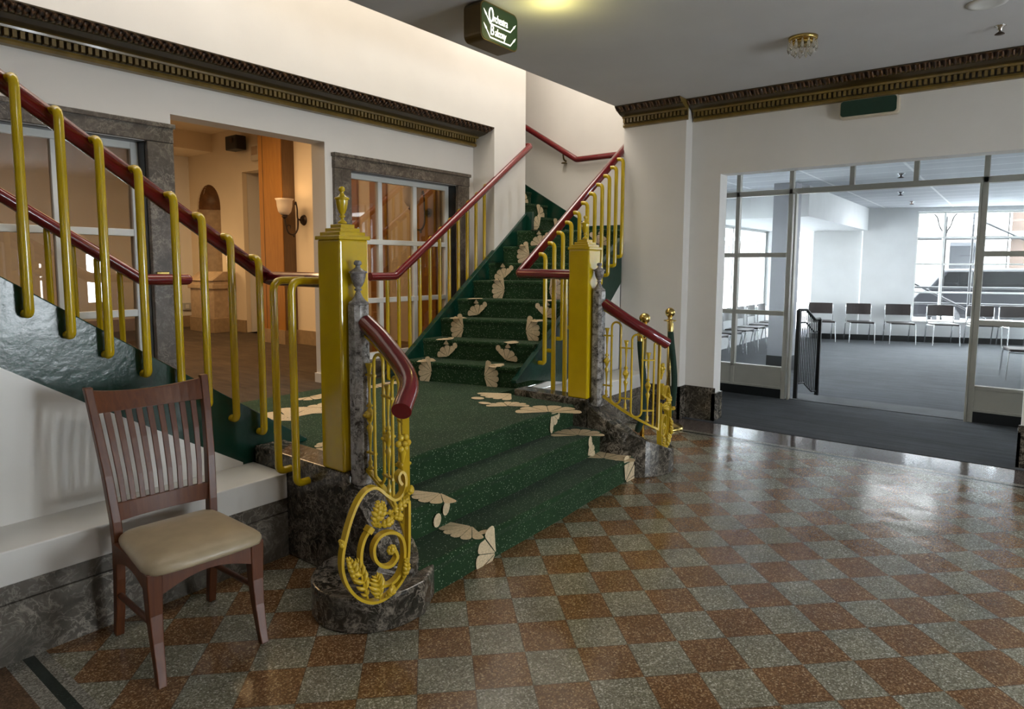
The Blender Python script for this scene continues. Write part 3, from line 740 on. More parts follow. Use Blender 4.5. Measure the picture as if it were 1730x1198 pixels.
# ---- the left flight, mirrored, rising to the left
FL = wthing('staircase', 'green carpeted stair flight rising left from the landing, glossy green stringer above the wooden chair', 'staircase', (-4.2, 1.6, LZ))
for k in range(1, 14):
    y = 2.02-0.282*(k-1); z = 0.72+RS*(k-1)
    mb = MB(); mb.box(-4.775, -3.61, max(y-0.6, -2.3), y-0.012, z-RS-0.004, z-0.03); mb.box(-4.775, -3.61, max(y-0.6, -2.3), y, z-0.03, z)
    fan(mb, (-3.75, y-0.02, z), (-3.80, y-0.15, z), UP, 5, 120, 1); fan(mb, (-4.6, y-0.02, z), (-4.55, y-0.15, z), UP, 5, 120, 1)
    mb.build('step', ['green_carpet', 'petal_cream'], FL)
lt = lambda y: 1.60-0.686*(y-0.903)
MB().prism([(2.45, LZ+0.005), (2.45, lt(2.45)+0.01), (-2.2, lt(-2.2)), (-2.2, lt(-2.2)-0.45), (0.88, 1.18), (1.207, 0.972), (2.0, 0.47), (2.08, 0.47), (2.08, LZ+0.005)], 'x', -3.62, -3.555).build('stringer', 'green_gloss', FL, 0.006)
MB().prism([(2.45, LZ), (2.45, lt(2.45)+0.02), (-2.2, lt(-2.2)+0.02), (-2.2, lt(-2.2)-0.43), (1.9, LZ)], 'x', -4.84, -4.775).build('stringer', 'green_gloss', FL, 0.006)

# ---- handrails with pipe balusters
def baluster_mb(x_post, x_rail, x_str, y, z_top, z_bot, r=0.0205):
    return MB().tube(bend([(x_rail, y, z_top), (x_post, y, z_top), (x_post, y, z_bot), (x_str, y, z_bot)], 0.05, 6), r, 12)
rl = lambda y: 1.576+0.686*(2.29-y)          # left flight rail height
rr = lambda y: 1.586+0.721*(y-4.78)          # right flight rail height
rw = lambda y: 1.548+0.705*(y-4.345)         # window side rail, right flight
rv = lambda y: 1.553+0.665*(2.016-y)         # wall side rail, left flight

LR = wthing('stair_railing', 'yellow pipe railing with thick dark red handrail on the left flight, nearest the chair', 'railing', (-3.55, 1.5, 0.6), 'stair railings')
MB().tube(bend([(-2.86, 2.20, 1.576), (-3.60, 2.24, 1.576), (-3.60, -2.0, rl(-2.0))], 0.03, 3), 0.042, 18).build('handrail', 'red_gloss', LR)['label'] = 'thick dark red handrail'
for y in (0.984, 1.144, 1.303, 1.475, 1.642, 1.787, 1.943, 2.112, 0.83, 0.67):
    baluster_mb(-3.495, -3.60, -3.55, y, rl(y)+0.0, lt(y)-0.11 if y < 2.1 else 0.665).build('baluster', 'yellow_paint', LR)
for x, zb in ((-3.16, 0.525), (-2.995, 0.49)):
    MB().tube(bend([(x, 2.18, 1.575), (x, 1.99, 1.575), (x, 1.99, zb), (x, 2.065, zb)], 0.06, 6), 0.0205, 12).build('baluster', 'yellow_paint', LR)

WR = wthing('stair_railing', 'slim red wall side handrail with yellow pipes before the left window', 'railing', (-4.8, 1.8, 1.2), 'stair railings')
MB().tube(bend([(-4.80, 2.326, 1.548), (-4.80, 2.016, 1.550), (-4.80, -2.0, rv(-2.0))], 0.03, 3), 0.039, 16).sphere((-4.80, 2.326, 1.548), 0.039, 14).build('handrail', 'red_gloss', WR)['label'] = 'dark red handrail'
for i in range(9):
    y = 1.90-0.137*i
    MB().tube(bend([(-4.80, y, rv(y)-0.02), (-4.865, y, rv(y)-0.02), (-4.865, y, lt(y)-0.10), (-4.842, y, lt(y)-0.10)], 0.03, 5), 0.019, 10).build('baluster', 'yellow_paint', WR)
fl = MB().box(-5.075, -5.062, 2.235, 2.325, 1.50, 1.60).tube([(-5.065, 2.28, 1.548), (-4.83, 2.28, 1.548)], 0.012, 8); fl.build('wall_bracket', 'brass', WR, 0.003)

RR = wthing('stair_railing', 'yellow pipe railing with red handrail on the open side of the right flight', 'railing', (-3.55, 5.6, 0.8), 'stair railings')
MB().tube(bend([(-2.86, 4.575, 1.586), (-3.60, 4.76, 1.586), (-3.60, 6.9, rr(6.9))], 0.02, 3), 0.042, 18).build('handrail', 'red_gloss', RR)['label'] = 'dark red handrail'
for i in range(11):
    y = 5.018+0.1465*i
    zb = 0.615+0.695*(y-4.664)-0.12
    baluster_mb(-3.495, -3.60, -3.56, y, rr(y)+0.005, zb).build('baluster', 'yellow_paint', RR)
for x in (-3.22, -3.10):
    MB().tube(bend([(x, 4.67, 1.58), (x, 4.76, 1.58), (x, 4.76, 0.46), (x, 4.67, 0.46)], 0.05, 6), 0.0205, 12).build('baluster', 'yellow_paint', RR)

VR = wthing('stair_railing', 'red handrail with yellow pipes running up past the right window to the white pier', 'railing', (-4.8, 5.3, 1.2), 'stair railings')
MB().tube(bend([(-4.80, 4.03, 1.548), (-4.80, 4.345, 1.548), (-4.80, 6.55, rw(6.55)), (-5.1, 6.56, rw(6.55)+0.02)], 0.03, 3), 0.039, 16).build('handrail', 'red_gloss', VR)['label'] = 'dark red handrail'
for i in range(11):
    y = 4.30+0.1465*i
    zr = rw(y) if y > 4.345 else 1.548; sb = 0.63+0.77*(y-4.30)
    MB().tube(bend([(-4.80, y, zr+0.01), (-4.868, y, zr+0.01), (-4.868, y, sb-0.10), (-4.842, y, sb-0.10)], 0.03, 5), 0.019, 10).build('baluster', 'yellow_paint', VR)
BR = wthing('stair_railing', 'red wall handrail on the back wall of the turning stairs', 'railing', (-4.6, 7.28, 3.0), 'stair railings')
MB().tube(bend([(-3.66, 7.27, 3.02), (-4.59, 7.27, 3.012), (-7.0, 7.27, 3.012+0.614*2.41)], 0.02, 3), 0.038, 16).build('handrail', 'red_gloss', BR)
MB().tube(bend([(-4.80, 7.27, 3.11), (-4.80, 7.29, 3.03), (-4.80, 7.345, 3.02)], 0.03, 4), 0.011, 8).lathe([(0.0, 0), (0.04, 0.0), (0.035, 0.012), (0.0, 0.014)], (-4.80, 7.30, 2.985), 14).build('wall_bracket', 'bronze', BR)

# ---- stone curbs, newel posts, marble pillars with urns
def ramp_wall(mb, path, ztop, hw, z0=0.0):
    P = [Vector((x, y, 0)) for x, y in path]; k = len(P); v = []
    for i in range(k):
        t = (P[min(i+1, k-1)]-P[max(i-1, 0)]).normalized(); s = Vector((t.y, -t.x, 0))
        a, b = P[i]+s*hw, P[i]-s*hw; z = ztop[i]
        v += [(a.x, a.y, z0), (a.x, a.y, z), (b.x, b.y, z), (b.x, b.y, z0)]
    f = []
    for i in range(k-1):
        for j in range(4): f.append((4*i+j, 4*i+(j+1) % 4, 4*i+4+(j+1) % 4, 4*i+4+j))
    f += [(0, 1, 2, 3), (4*k-1, 4*k-2, 4*k-3, 4*k-4)]
    return mb.add(v, f, 0)
def curve2(pts, n=8):
    return [(p.x, p.y) for p in smooth_path([(x, y, 0) for x, y in pts], n)]
PL = curve2([(-2.64, 2.155), (-2.42, 2.125), (-2.20, 2.04), (-2.06, 1.89)])
PR = curve2([(-2.64, 4.575), (-2.40, 4.578), (-2.25, 4.64), (-2.15, 4.77)])
def arclen(P):
    s = [0]
    for a, b in zip(P[:-1], P[1:]): s.append(s[-1]+math.dist(a, b))
    return s
def at_s(P, S, s):
    s = max(0, min(s, S[-1]))
    for i in range(len(S)-1):
        if s <= S[i+1]+1e-9:
            t = (s-S[i])/(S[i+1]-S[i]); a, b = P[i], P[i+1]
            return Vector((a[0]+(b[0]-a[0])*t, a[1]+(b[1]-a[1])*t, 0)), (Vector((b[0]-a[0], b[1]-a[1], 0))).normalized()
CL = wthing('stone_curb', 'dark marble curb with a rounded drum end under the left newel post and gilt scroll', 'stone curb', (-2.6, 2.1, 0), 'marble curbs')
MB().box(-3.55, -2.665, 2.078, 2.27, 0.0, 0.585).build('block', 'dark_marble', CL, 0.012, 3)
path = curve2([(-2.68, 2.165), (-2.47, 2.155), (-2.34, 2.12), (-2.30, 2.04)], 6); S = arclen(path)
ramp_wall(MB(), path, [0.56-0.40*min(1, s/S[-1])**0.9 for s in S], 0.095).build('ramp', 'dark_marble', CL, 0.008)
poly = [(-2.715, 2.085)]+[(-2.43+0.287*math.cos(a), 2.03+0.30*math.sin(a)) for a in [math.pi+i*math.pi/22 for i in range(23)]]+[(-2.143, 2.10), (-2.235, 2.26), (-2.60, 2.27)]
MB().prism(poly, 'z', 0.0, 0.166).build('drum', 'dark_marble', CL, 0.012, 3)
CR = wthing('stone_curb', 'dark marble curb sloping down under the right newel post to the tiled floor', 'stone curb', (-2.6, 4.55, 0), 'marble curbs')
MB().box(-3.44, -2.70, 4.475, 4.655, 0.0, 0.585).build('block', 'dark_marble', CR, 0.012, 3)
path = curve2([(-2.70, 4.57), (-2.45, 4.58), (-2.30, 4.66), (-2.22, 4.82), (-2.24, 4.93)], 6); S = arclen(path)
ramp_wall(MB(), path, [0.56-0.40*min(1, s/S[-1])**0.85 for s in S], 0.095).build('ramp', 'dark_marble', CR, 0.008)
MB().prism([(-2.36+0.205*math.cos(2*math.pi*i/32), 4.915+0.205*math.sin(2*math.pi*i/32)) for i in range(32)], 'z', 0.0, 0.166).build('drum', 'dark_marble', CR, 0.01, 3)

def urn_profile(h, rmax):
    q = [(0.62, 0.0), (0.66, 0.03), (0.50, 0.07), (0.26, 0.11), (0.24, 0.16), (0.42, 0.19), (0.42, 0.22), (0.26, 0.24), (0.46, 0.30), (0.70, 0.42), (0.82, 0.54), (0.86, 0.63), (0.86, 0.645), (1.0, 0.655), (1.0, 0.70), (0.86, 0.71), (0.50, 0.76), (0.28, 0.81), (0.24, 0.86), (0.42, 0.885), (0.44, 0.95), (0.26, 1.0)]
    return [(r*rmax, z*h) for r, z in q]
def newel(y0, label):
    t = wthing('newel_post', label, 'newel post', (-2.79, y0+0.09, 0.585), 'yellow newel posts')
    MB().box(-2.885, -2.70, y0, y0+0.185, 0.585, 1.79).build('post', 'yellow_paint', t, 0.012, 3)
    c = (-2.7925, y0+0.0925)
    mb = MB()
    for k, (h, z) in enumerate(((0.100, 1.788), (0.082, 1.808), (0.063, 1.828), (0.044, 1.848))):
        mb.box(c[0]-h, c[0]+h, c[1]-h, c[1]+h, z, z+0.02)
    cp = mb.build('cap', 'yellow_paint', t, 0.002, 1)
    MB().lathe(urn_profile(0.19, 0.037), (c[0], c[1], 1.872), 20).build('finial', 'yellow_paint', cp)
newel(2.075, 'yellow square newel post with stepped cap and small urn finial left of the steps')
newel(4.475, 'yellow square newel post with urn finial right of the steps')
def pillar(c, z0, z1, hw, label):
    t = wthing('marble_pillar', label, 'pillar', (c[0], c[1], z0), 'marble pillars')
    MB().prism([(c[0]-hw, c[1]-hw*0.55), (c[0]-hw*0.55, c[1]-hw), (c[0]+hw*0.55, c[1]-hw), (c[0]+hw, c[1]-hw*0.55), (c[0]+hw, c[1]+hw*0.55), (c[0]+hw*0.55, c[1]+hw), (c[0]-hw*0.55, c[1]+hw), (c[0]-hw, c[1]+hw*0.55)], 'z', z0, z1).build('shaft', 'pillar_marble', t, 0.004)
    MB().lathe([(hw*1.05*q, z) for q, z in ((1, 0), (1.03, 0.006), (1.0, 0.012), (0.72, 0.022), (0.45, 0.04), (0.32, 0.056))]+[(r, 0.058+z*1.0-0.02) for r, z in urn_profile(0.185, 0.046)[4:]], (c[0], c[1], z1), 24).build('urn', 'silver_marble', t)
pillar((-2.648, 2.145), 0.53, 1.46, 0.047, 'slender grey marble pillar with urn against the left newel post')
pillar((-2.652, 4.56), 0.53, 1.46, 0.047, 'slender grey marble pillar with urn against the right newel post')

# ---- gilt iron railings with thick red handrails
def iron_railing(P, label, end_s, cap_pts, sgn):
    S = arclen(P)
    t = wthing('iron_railing', label, 'railing', (P[0][0], P[0][1], 0.5), 'gilt iron railings')
    base = lambda s: 0.615-0.50*s
    topz = lambda s: 1.312-0.51*s
    def pt(s, z, o=0.0):
        p, d = at_s(P, S, s); return p+Vector((0, 0, z))+Vector((d.y, -d.x, 0))*o
    def nrm(s):
        p, d = at_s(P, S, s); return Vector((d.y, -d.x, 0))
    MB().tube(smooth_path(cap_pts, 6), 0.044, 20).build('handrail', 'red_gloss', t)['label'] = 'thick dark red handrail'
    k = 12
    ss = [end_s*i/k for i in range(k+1)]
    for f, w_, h_, nm in ((topz, 0.022, 0.010, 'top_bar'), (base, 0.028, 0.018, 'bottom_bar')):
        mb = MB(); v = []
        for s in ss:
            n = nrm(s); c = pt(s, f(s)+0.012)
            v += [c+n*w_/2+UP*h_/2, c-n*w_/2+UP*h_/2, c-n*w_/2-UP*h_/2, c+n*w_/2-UP*h_/2]
        fs = [(4*i+j, 4*i+(j+1) % 4, 4*i+4+(j+1) % 4, 4*i+4+j) for i in range(k) for j in range(4)]+[(3, 2, 1, 0), (4*k, 4*k+1, 4*k+2, 4*k+3)]
        mb.add(v, fs)
        mb.build(nm, 'gold_paint', t)
    r = 0.0085
    MB().tube([pt(0.02, base(0.02)), pt(0.02, topz(0.02))], r, 8).build('bar', 'gold_paint', t)
    MB().tube(bend([pt(end_s-0.045, base(end_s-0.045)), pt(end_s-0.045, topz(end_s-0.045)-0.015), pt(end_s-0.01, topz(end_s)-0.005)], 0.03, 5), r, 8).build('bar', 'gold_paint', t)
    def ring(s0, s1):
        m_ = (s0+s1)/2; rad = (s1-s0)/2; ps = []
        zt, zb = topz(m_)-0.02, base(m_)+0.02
        for i in range(9):
            a = math.pi*i/8; ps.append(pt(m_+rad*math.cos(a), zt-rad+rad*math.sin(a)))
        for i in range(9):
            a = math.pi+math.pi*i/8; ps.append(pt(m_+rad*math.cos(a), zb+rad+rad*math.sin(a)))
        return MB().tube(ps, r, 8, closed=True)
    u = end_s/0.60
    ring(0.125*u, 0.225*u).build('ring_bar', 'gold_paint', t); ring(0.335*u, 0.435*u).build('ring_bar', 'gold_paint', t)
    for s0, s1 in ((0.02, 0.125*u), (0.225*u, 0.335*u), (0.435*u, end_s-0.045)):
        m_ = (s0+s1)/2; z1 = topz(m_)-0.115; z0 = base(m_)+0.03; h = z1-z0
        c = pt(m_, 0); mb = MB()
        prof = [(0.013, 0), (0.016, 0.012), (0.009, 0.03), (0.012, 0.07), (0.006, 0.10), (0.0055, 0.2), (0.010, 0.34), (0.018, 0.40), (0.007, 0.43), (0.013, 0.46), (0.015, 0.475), (0.02, 0.50), (0.02, 0.545), (0.012, 0.57), (0.008, 0.585), (0.018, 0.60), (0.007, 0.63), (0.006, 0.75), (0.011, 0.86), (0.008, 0.90), (0.012, 0.95), (0.020, 1.0)]
        mb.lathe([(q, z0+h*z) for q, z in prof], (c.x, c.y, 0), 10)
        n = nrm(m_); zc = z0+h*0.522
        for sg in (1, -1):
            mb.sphere(tuple(c+n*sg*0.012+UP*zc), 0.021, 10, 0, (1, 1, 1)); mb.sphere(tuple(c+n*sg*0.032+UP*zc), 0.009, 8)
        mb.build('spindle', 'gold_paint', t)
        for z in (z0+h*0.16, z1-h*0.11): MB().bar([pt(s0-0.008, z), pt(m_, z), pt(s1+0.008, z)], n, 0.018, 0.011).build('crossbar', 'gold_paint', t)
    e = end_s; n = nrm(e)
    ep = MB().bar([pt(e, base(e)+0.0), pt(e, topz(e)+0.005)], n, 0.03, 0.012).build('end_post', 'gold_paint', t)
    # the C-scroll hanging on the end post, in the plane that turns away from the steps
    A_ = pt(e, 0)+Vector((0.012, 0, 0)); T = Vector((-0.191, -0.982*sgn, 0)); Nn = Vector((0.982, -0.191*sgn, 0))
    g = lambda a, z: A_+T*a+UP*z
    outer = [(0.041, 0.683), (0.054, 0.701), (0.058, 0.727), (0.041, 0.743), (0.024, 0.72), (0.023, 0.675), (0.042, 0.635), (0.08, 0.621), (0.121, 0.653), (0.168, 0.696), (0.216, 0.696), (0.259, 0.656), (0.295, 0.586), (0.323, 0.502), (0.339, 0.428), (0.337, 0.356), (0.312, 0.284), (0.264, 0.22), (0.201, 0.18), (0.136, 0.177), (0.077, 0.207), (0.034, 0.254), (0.016, 0.318), (0.009, 0.408), (0.006, 0.60)]
    inner = [(0.195, 0.525), (0.231, 0.484), (0.25, 0.424), (0.249, 0.358), (0.227, 0.303), (0.176, 0.254), (0.111, 0.233), (0.060, 0.262), (0.035, 0.33), (0.034, 0.40), (0.057, 0.451), (0.107, 0.476), (0.156, 0.47), (0.186, 0.431), (0.182, 0.374), (0.146, 0.33), (0.101, 0.32), (0.071, 0.349), (0.083, 0.39), (0.10, 0.392)]
    zo = -0.012
    o_ = MB().bar(smooth_path([g(a, z+zo) for a, z in outer], 5), Nn, 0.038, 0.013).build('scroll', 'gold_paint', t, 0.002)
    i_ = MB().bar(smooth_path([g(a, z+zo) for a, z in inner], 5), Nn, 0.034, 0.014).build('inner_scroll', 'gold_paint', t, 0.002)
    mb = MB(); cc = g(0.10, 0.395+zo)
    for i in range(8):
        a = 2*math.pi*i/8; mb.sphere(tuple(cc+Nn*0.012+T*0.016*math.cos(a)+UP*0.016*math.sin(a)), 0.0095, 8)
    mb.sphere(tuple(cc+Nn*0.018), 0.012, 8); mb.build('rosette', 'gold_paint', i_)
    # collar and acanthus leaves
    dcol = (g(0.195, 0.525)-g(0.231, 0.484)).normalized()
    cc = g(0.205, 0.513+zo)
    MB().bar([cc-dcol*0.014, cc+dcol*0.014], Nn, 0.042, 0.030).build('collar', 'gold_paint', i_, 0.003)
    def leaf(p0, p1, width, curl, name='leaf'):
        a = g(*p0)+UP*zo; b = g(*p1)+UP*zo; d = b-a; Ln = d.length; d.normalize(); s = d.cross(Nn)
        mb = MB()
        def mid(q): return a+d*Ln*q+s*curl*math.sin(q*math.pi*0.55)*q+Nn*(0.014+0.020*math.sin(q*math.pi))
        mb.tube([mid(q) for q in (0, 0.2, 0.45, 0.7, 0.88, 1.0)], [0.006, 0.0075, 0.0065, 0.005, 0.005, 0.0015], 7)
        for q, ln in ((0.10, 0.55), (0.28, 0.85), (0.46, 1.0), (0.63, 0.85), (0.78, 0.6), (0.90, 0.38)):
            for sg in (-1, 1):
                b0 = mid(q); dr = (d*0.75+s*sg*0.9).normalized(); l_ = width*0.62*ln
                pts = [b0, b0+dr*l_*0.35+Nn*0.003, b0+dr*l_*0.7+d*l_*0.12+Nn*0.002, b0+dr*l_*0.92+d*l_*0.30-Nn*0.005]
                w_ = 0.0085*ln+0.003
                mb.tube(pts, [w_*0.6, w_, w_*0.9, w_*0.2], 7)
        mb.build(name, 'gold_paint', o_)
    for a in (((0.19, 0.53), (0.20, 0.64), 0.045, 0.03), ((0.185, 0.53), (0.135, 0.63), 0.045, -0.01), ((0.18, 0.525), (0.09, 0.545), 0.042, 0.0), ((0.13, 0.57), (0.005, 0.60), 0.040, -0.02), ((0.11, 0.56), (0.045, 0.545), 0.035, 0.01),
              ((0.225, 0.21), (0.305, 0.40), 0.075, 0.025), ((0.285, 0.30), (0.30, 0.43), 0.05, -0.02), ((0.165, 0.185), (0.205, 0.30), 0.085, 0.02), ((0.14, 0.185), (0.10, 0.23), 0.04, 0.0), ((0.045, 0.24), (0.03, 0.34), 0.035, 0.0), ((0.335, 0.48), (0.362, 0.505), 0.022, 0.01), ((0.03, 0.63), (-0.005, 0.67), 0.022, 0.0)):
        leaf(*a)
    # flower knot on the end post
    mb = MB(); cc = g(0.03, 0.86); 
    for i in range(6): mb.sphere(tuple(cc+UP*(0.03*math.sin(i*1.05))+T*0.025*math.cos(i*1.05)+Nn*0.008), 0.016, 8)
    mb.sphere(tuple(cc+Nn*0.02), 0.014, 8); mb.tube([cc-UP*0.03, cc-UP*0.09], [0.02, 0.008], 8)
    mb.build('flower_knot', 'gold_paint', ep)
    return t
iron_railing(PL, 'gilt iron railing with flaring red handrail and large scroll left of the steps', 0.50, [(-2.605, 2.155, 1.368), (-2.43, 2.125, 1.283), (-2.17, 2.035, 1.145), (-2.05, 1.88, 1.04)], 1)
iron_railing(PR, 'gilt iron railing with red handrail beside the brass stanchions, right of the steps', 0.50, [(-2.605, 4.573, 1.36), (-2.40, 4.577, 1.24), (-2.25, 4.632, 1.15), (-2.15, 4.765, 1.055)], -1)
# ================================================================== WOODEN CHAIR
def dining_chair():
    t = thing('dining_chair', 'reddish brown wooden slat back chair with beige vinyl seat standing before the marble ledge', 'chair', (-2.828, 1.3145, 0), R(-5))
    def loft(mb, secs):      # sections: (centre, wx, wy)
        v = []
        for (x, y, z), wx, wy in secs: v += [(x-wx/2, y-wy/2, z), (x+wx/2, y-wy/2, z), (x+wx/2, y+wy/2, z), (x-wx/2, y+wy/2, z)]
        k = len(secs); f = [(3, 2, 1, 0), (4*k-4, 4*k-3, 4*k-2, 4*k-1)]
        for i in range(k-1):
            for j in range(4): f.append((4*i+j, 4*i+(j+1) % 4, 4*i+4+(j+1) % 4, 4*i+4+j))
        return mb.add(v, f)
    def ch(mb, name, mat, bev=0.004, seg=2): return mb.build(name, mat, t, bev, seg, origin=(0, 0, 0))
    for s in (-1, 1):        # sabre front legs
        ch(loft(MB(), [((0.268, s*0.211, 0), 0.035, 0.034), ((0.252, s*0.209, 0.06), 0.038, 0.037), ((0.228, s*0.208, 0.17), 0.044, 0.043), ((0.214, s*0.208, 0.28), 0.053, 0.051), ((0.212, s*0.208, 0.38), 0.060, 0.057), ((0.214, s*0.209, 0.455), 0.060, 0.057)]), 'leg', 'cherry_wood')
    for s in (-1, 1):        # back legs run up into the back posts
        ch(loft(MB(), [((-0.268, s*0.204, 0), 0.040, 0.034), ((-0.245, s*0.203, 0.12), 0.046, 0.036), ((-0.222, s*0.203, 0.28), 0.052, 0.037), ((-0.215, s*0.203, 0.42), 0.054, 0.037), ((-0.222, s*0.207, 0.54), 0.052, 0.037), ((-0.255, s*0.220, 0.74), 0.048, 0.036), ((-0.310, s*0.236, 0.95), 0.042, 0.035), ((-0.362, s*0.248, 1.118), 0.034, 0.034)]), 'leg', 'cherry_wood')
    mb = MB()
    def rail_arch(ax, c, a0, a1, th):
        n = 10; top = [(a0+(a1-a0)*i/n, 0.452) for i in range(n+1)]
        bot = [(a0+(a1-a0)*i/n, 0.352+0.052*math.sin(math.pi*i/n)) for i in range(n+1)]
        for i in range(n):
            poly = [bot[i], bot[i+1], top[i+1], top[i]]
            mb.prism(poly, ax, c-th/2, c+th/2)
    rail_arch('x', 0.228, -0.196, 0.196, 0.022); rail_arch('x', -0.21, -0.19, 0.19, 0.02)
    rail_arch('y', 0.217, -0.20, 0.205, 0.022); rail_arch('y', -0.217, -0.20, 0.205, 0.022)
    mb.build('seat_rail', 'cherry_wood', t, 0.0, origin=(0, 0, 0))
    for s in (-1, 1):
        ch(MB().tube([(-0.232, s*0.205, 0.20), (0.234, s*0.212, 0.235)], 0.013, 6), 'stretcher', 'cherry_wood', 0)
    # cushion: domed, rounded rectangle
    mb = MB(); n = 44; rings = []
    def outline(sc, z):
        out = []
        for i in range(n):
            a = 2*math.pi*i/n; cx, cy = math.cos(a), math.sin(a); p = 9.0
            q = (abs(cx)**p+abs(cy)**p)**(-1/p); x, y = cx*q, cy*q
            wy = 0.236+0.010*x-0.014*(1-x)/2; x_ = 0.022+x*0.248*sc
            out.append((x_+(0.012*(1-y*y) if x > 0.6 else 0), y*wy*sc, z))
        return out
    rings = [outline(0.96, 0.447), outline(0.992, 0.450), outline(1.0, 0.460), outline(0.992, 0.472), outline(0.965, 0.484), outline(0.90, 0.495), outline(0.78, 0.504), outline(0.5, 0.511), outline(0.2, 0.513)]
    v = [q for r in rings for q in r]; k = len(rings)
    f = [(i*n+j, i*n+(j+1) % n, (i+1)*n+(j+1) % n, (i+1)*n+j) for i in range(k-1) for j in range(n)]+[[(k-1)*n+j for j in range(n)], list(range(n))[::-1]]
    mb.add(v, f, 0, True); mb.build('seat', 'beige_vinyl', t, origin=(0, 0, 0))['label'] = 'beige vinyl seat cushion'
    # curved crest and lower rail, nine slats
    back_x = lambda z: -0.222-0.10*max(0, (z-0.54))-0.285*max(0, z-0.74)**1.25
    def curved(z0, z1, hw0, hw1, sag, th, name, dip=0.0):
        m_ = 14; mb = MB(); v = []
        for i in range(m_+1):
            q = 2*i/m_-1
            for z, hw in ((z0, hw0), (z1, hw1)):
                x = back_x(z)-sag*(1-q*q); zz = z-dip*(1-q*q) if z == z1 else z-0.3*dip*(1-q*q)
                v += [(x-th/2, q*hw, zz), (x+th/2, q*hw, zz)]
        f = []
        for i in range(m_):
            a, b = 4*i, 4*i+4
            f += [(a, b, b+1, a+1), (a+2, a+3, b+3, b+2), (a, a+2, b+2, b), (a+1, b+1, b+3, a+3)]
        f += [(0, 1, 3, 2), (4*m_, 4*m_+2, 4*m_+3, 4*m_+1)]
        mb.add(v, f); return ch(mb, name, 'cherry_wood', 0.003)
    curved(1.005, 1.105, 0.232, 0.240, 0.045, 0.022, 'crest_rail', 0.028)
    curved(0.535, 0.615, 0.198, 0.203, 0.030, 0.020, 'lower_rail', 0.008)
    for i in range(9):
        q = -0.80+0.2*i; v = []
        for z, hw, w in ((0.60, 0.203, 0.022), (0.72, 0.212, 0.023), (0.88, 0.224, 0.025), (1.02, 0.233, 0.027)):
            x = back_x(z)-(0.030+0.015*(z-0.6)/0.42)*(1-q*q)
            v.append(((x, q*hw, z-0.008*(1-q*q)), 0.010, w))
        ch(loft(MB(), v), 'slat', 'cherry_wood', 0.002)
dining_chair()

# ================================================================== SIGNS AND CEILING FITTINGS
def hanging_sign():
    t = wthing('hanging_sign', 'bronze box sign with lit lettering on green, hung from the ceiling above the stairs', 'sign', (-2.92, 3.53, CZ))
    y0, y1, z0, z1 = 3.335, 3.727, 3.122, CZ-0.001; r = 0.045
    def rr_(y0, y1, z0, z1, r):
        p = []
        for cy, cz, a0 in ((y1-r, z0+r, -90), (y1-r, z1-r, 0), (y0+r, z1-r, 90), (y0+r, z0+r, 180)):
            for i in range(6): a = R(a0+18*i); p.append((cy+r*math.cos(a), cz+r*math.sin(a)))
        return p
    MB().prism(rr_(y0, y1, z0, z1, r), 'x', -2.995, -2.848).build('case', 'bronze', t, 0.003)
    fc = MB().prism(rr_(y0+0.008, y1-0.008, z0+0.008, z1-0.01, r-0.006), 'x', -2.85, -2.845).build('face', 'sign_face', t)
    def text(s, y, z, size, name, shear=0.0, wid=1.0):
        c = bpy.data.curves.new(name, 'FONT'); c.body = s; c.size = size; c.extrude = 0.0012; c.offset = 0.0006*size/0.1; c.shear = shear; c.space_character = 0.88
        o = bpy.data.objects.new(name, c); C.objects.link(o)
        dg = bpy.context.evaluated_depsgraph_get(); me = bpy.data.meshes.new_from_object(o.evaluated_get(dg))
        C.objects.unlink(o); bpy.data.objects.remove(o)
        me.materials.clear(); me.materials.append(MATS['sign_letter'])
        M_ = Matrix(((0, 0, 1, -2.843), (wid, 0, 0, y), (0, 1, 0, z), (0, 0, 0, 1)))
        M_.translation -= Vector(t['o']); me.transform(M_)
        q = bpy.data.objects.new(name, me); C.objects.link(q); q.parent = fc
    # tall oval capital, small letters after it
    mb = MB(); mb.tube([(-2.8425, 3.435+0.020*math.cos(2*math.pi*i/24), 3.294+0.042*math.sin(2*math.pi*i/24)) for i in range(24)], 0.0048, 6, closed=True)
    mb.build('letter', 'sign_letter', fc)
    text('rchestra', 3.458, 3.257, 0.072, 'lettering', 0.1, 0.72)
    text('B', 3.425, 3.170, 0.092, 'lettering', 0.05, 0.80); text('alcony', 3.475, 3.172, 0.070, 'lettering', 0.1, 0.74)
    for zb in (3.238, 3.150):
        mb = MB(); x = -2.8425
        mb.bar([(x, 3.425, zb), (x, 3.640, zb)], (1, 0, 0), 0.002, 0.008)
        for a, b in (((3.425, zb), (3.358, zb+0.078)), ((3.640, zb), (3.700, zb+0.062))):
            A2 = Vector((x, *a)); B2 = Vector((x, *b)); d = (B2-A2)
            mb.bar([A2, A2+d*0.55, A2+d*0.62, A2+d*0.70, B2], (1, 0, 0), 0.002, 0.008, taper=[0.8, 0.8, 1.6, 1.3, 0.15])
        mb.build('underline', 'sign_letter', fc)
hanging_sign()
lamp('sign_glow', 'POINT', (-2.52, 3.66, 3.20), 2.4, (1.0, 0.9, 0.28), 0.05)

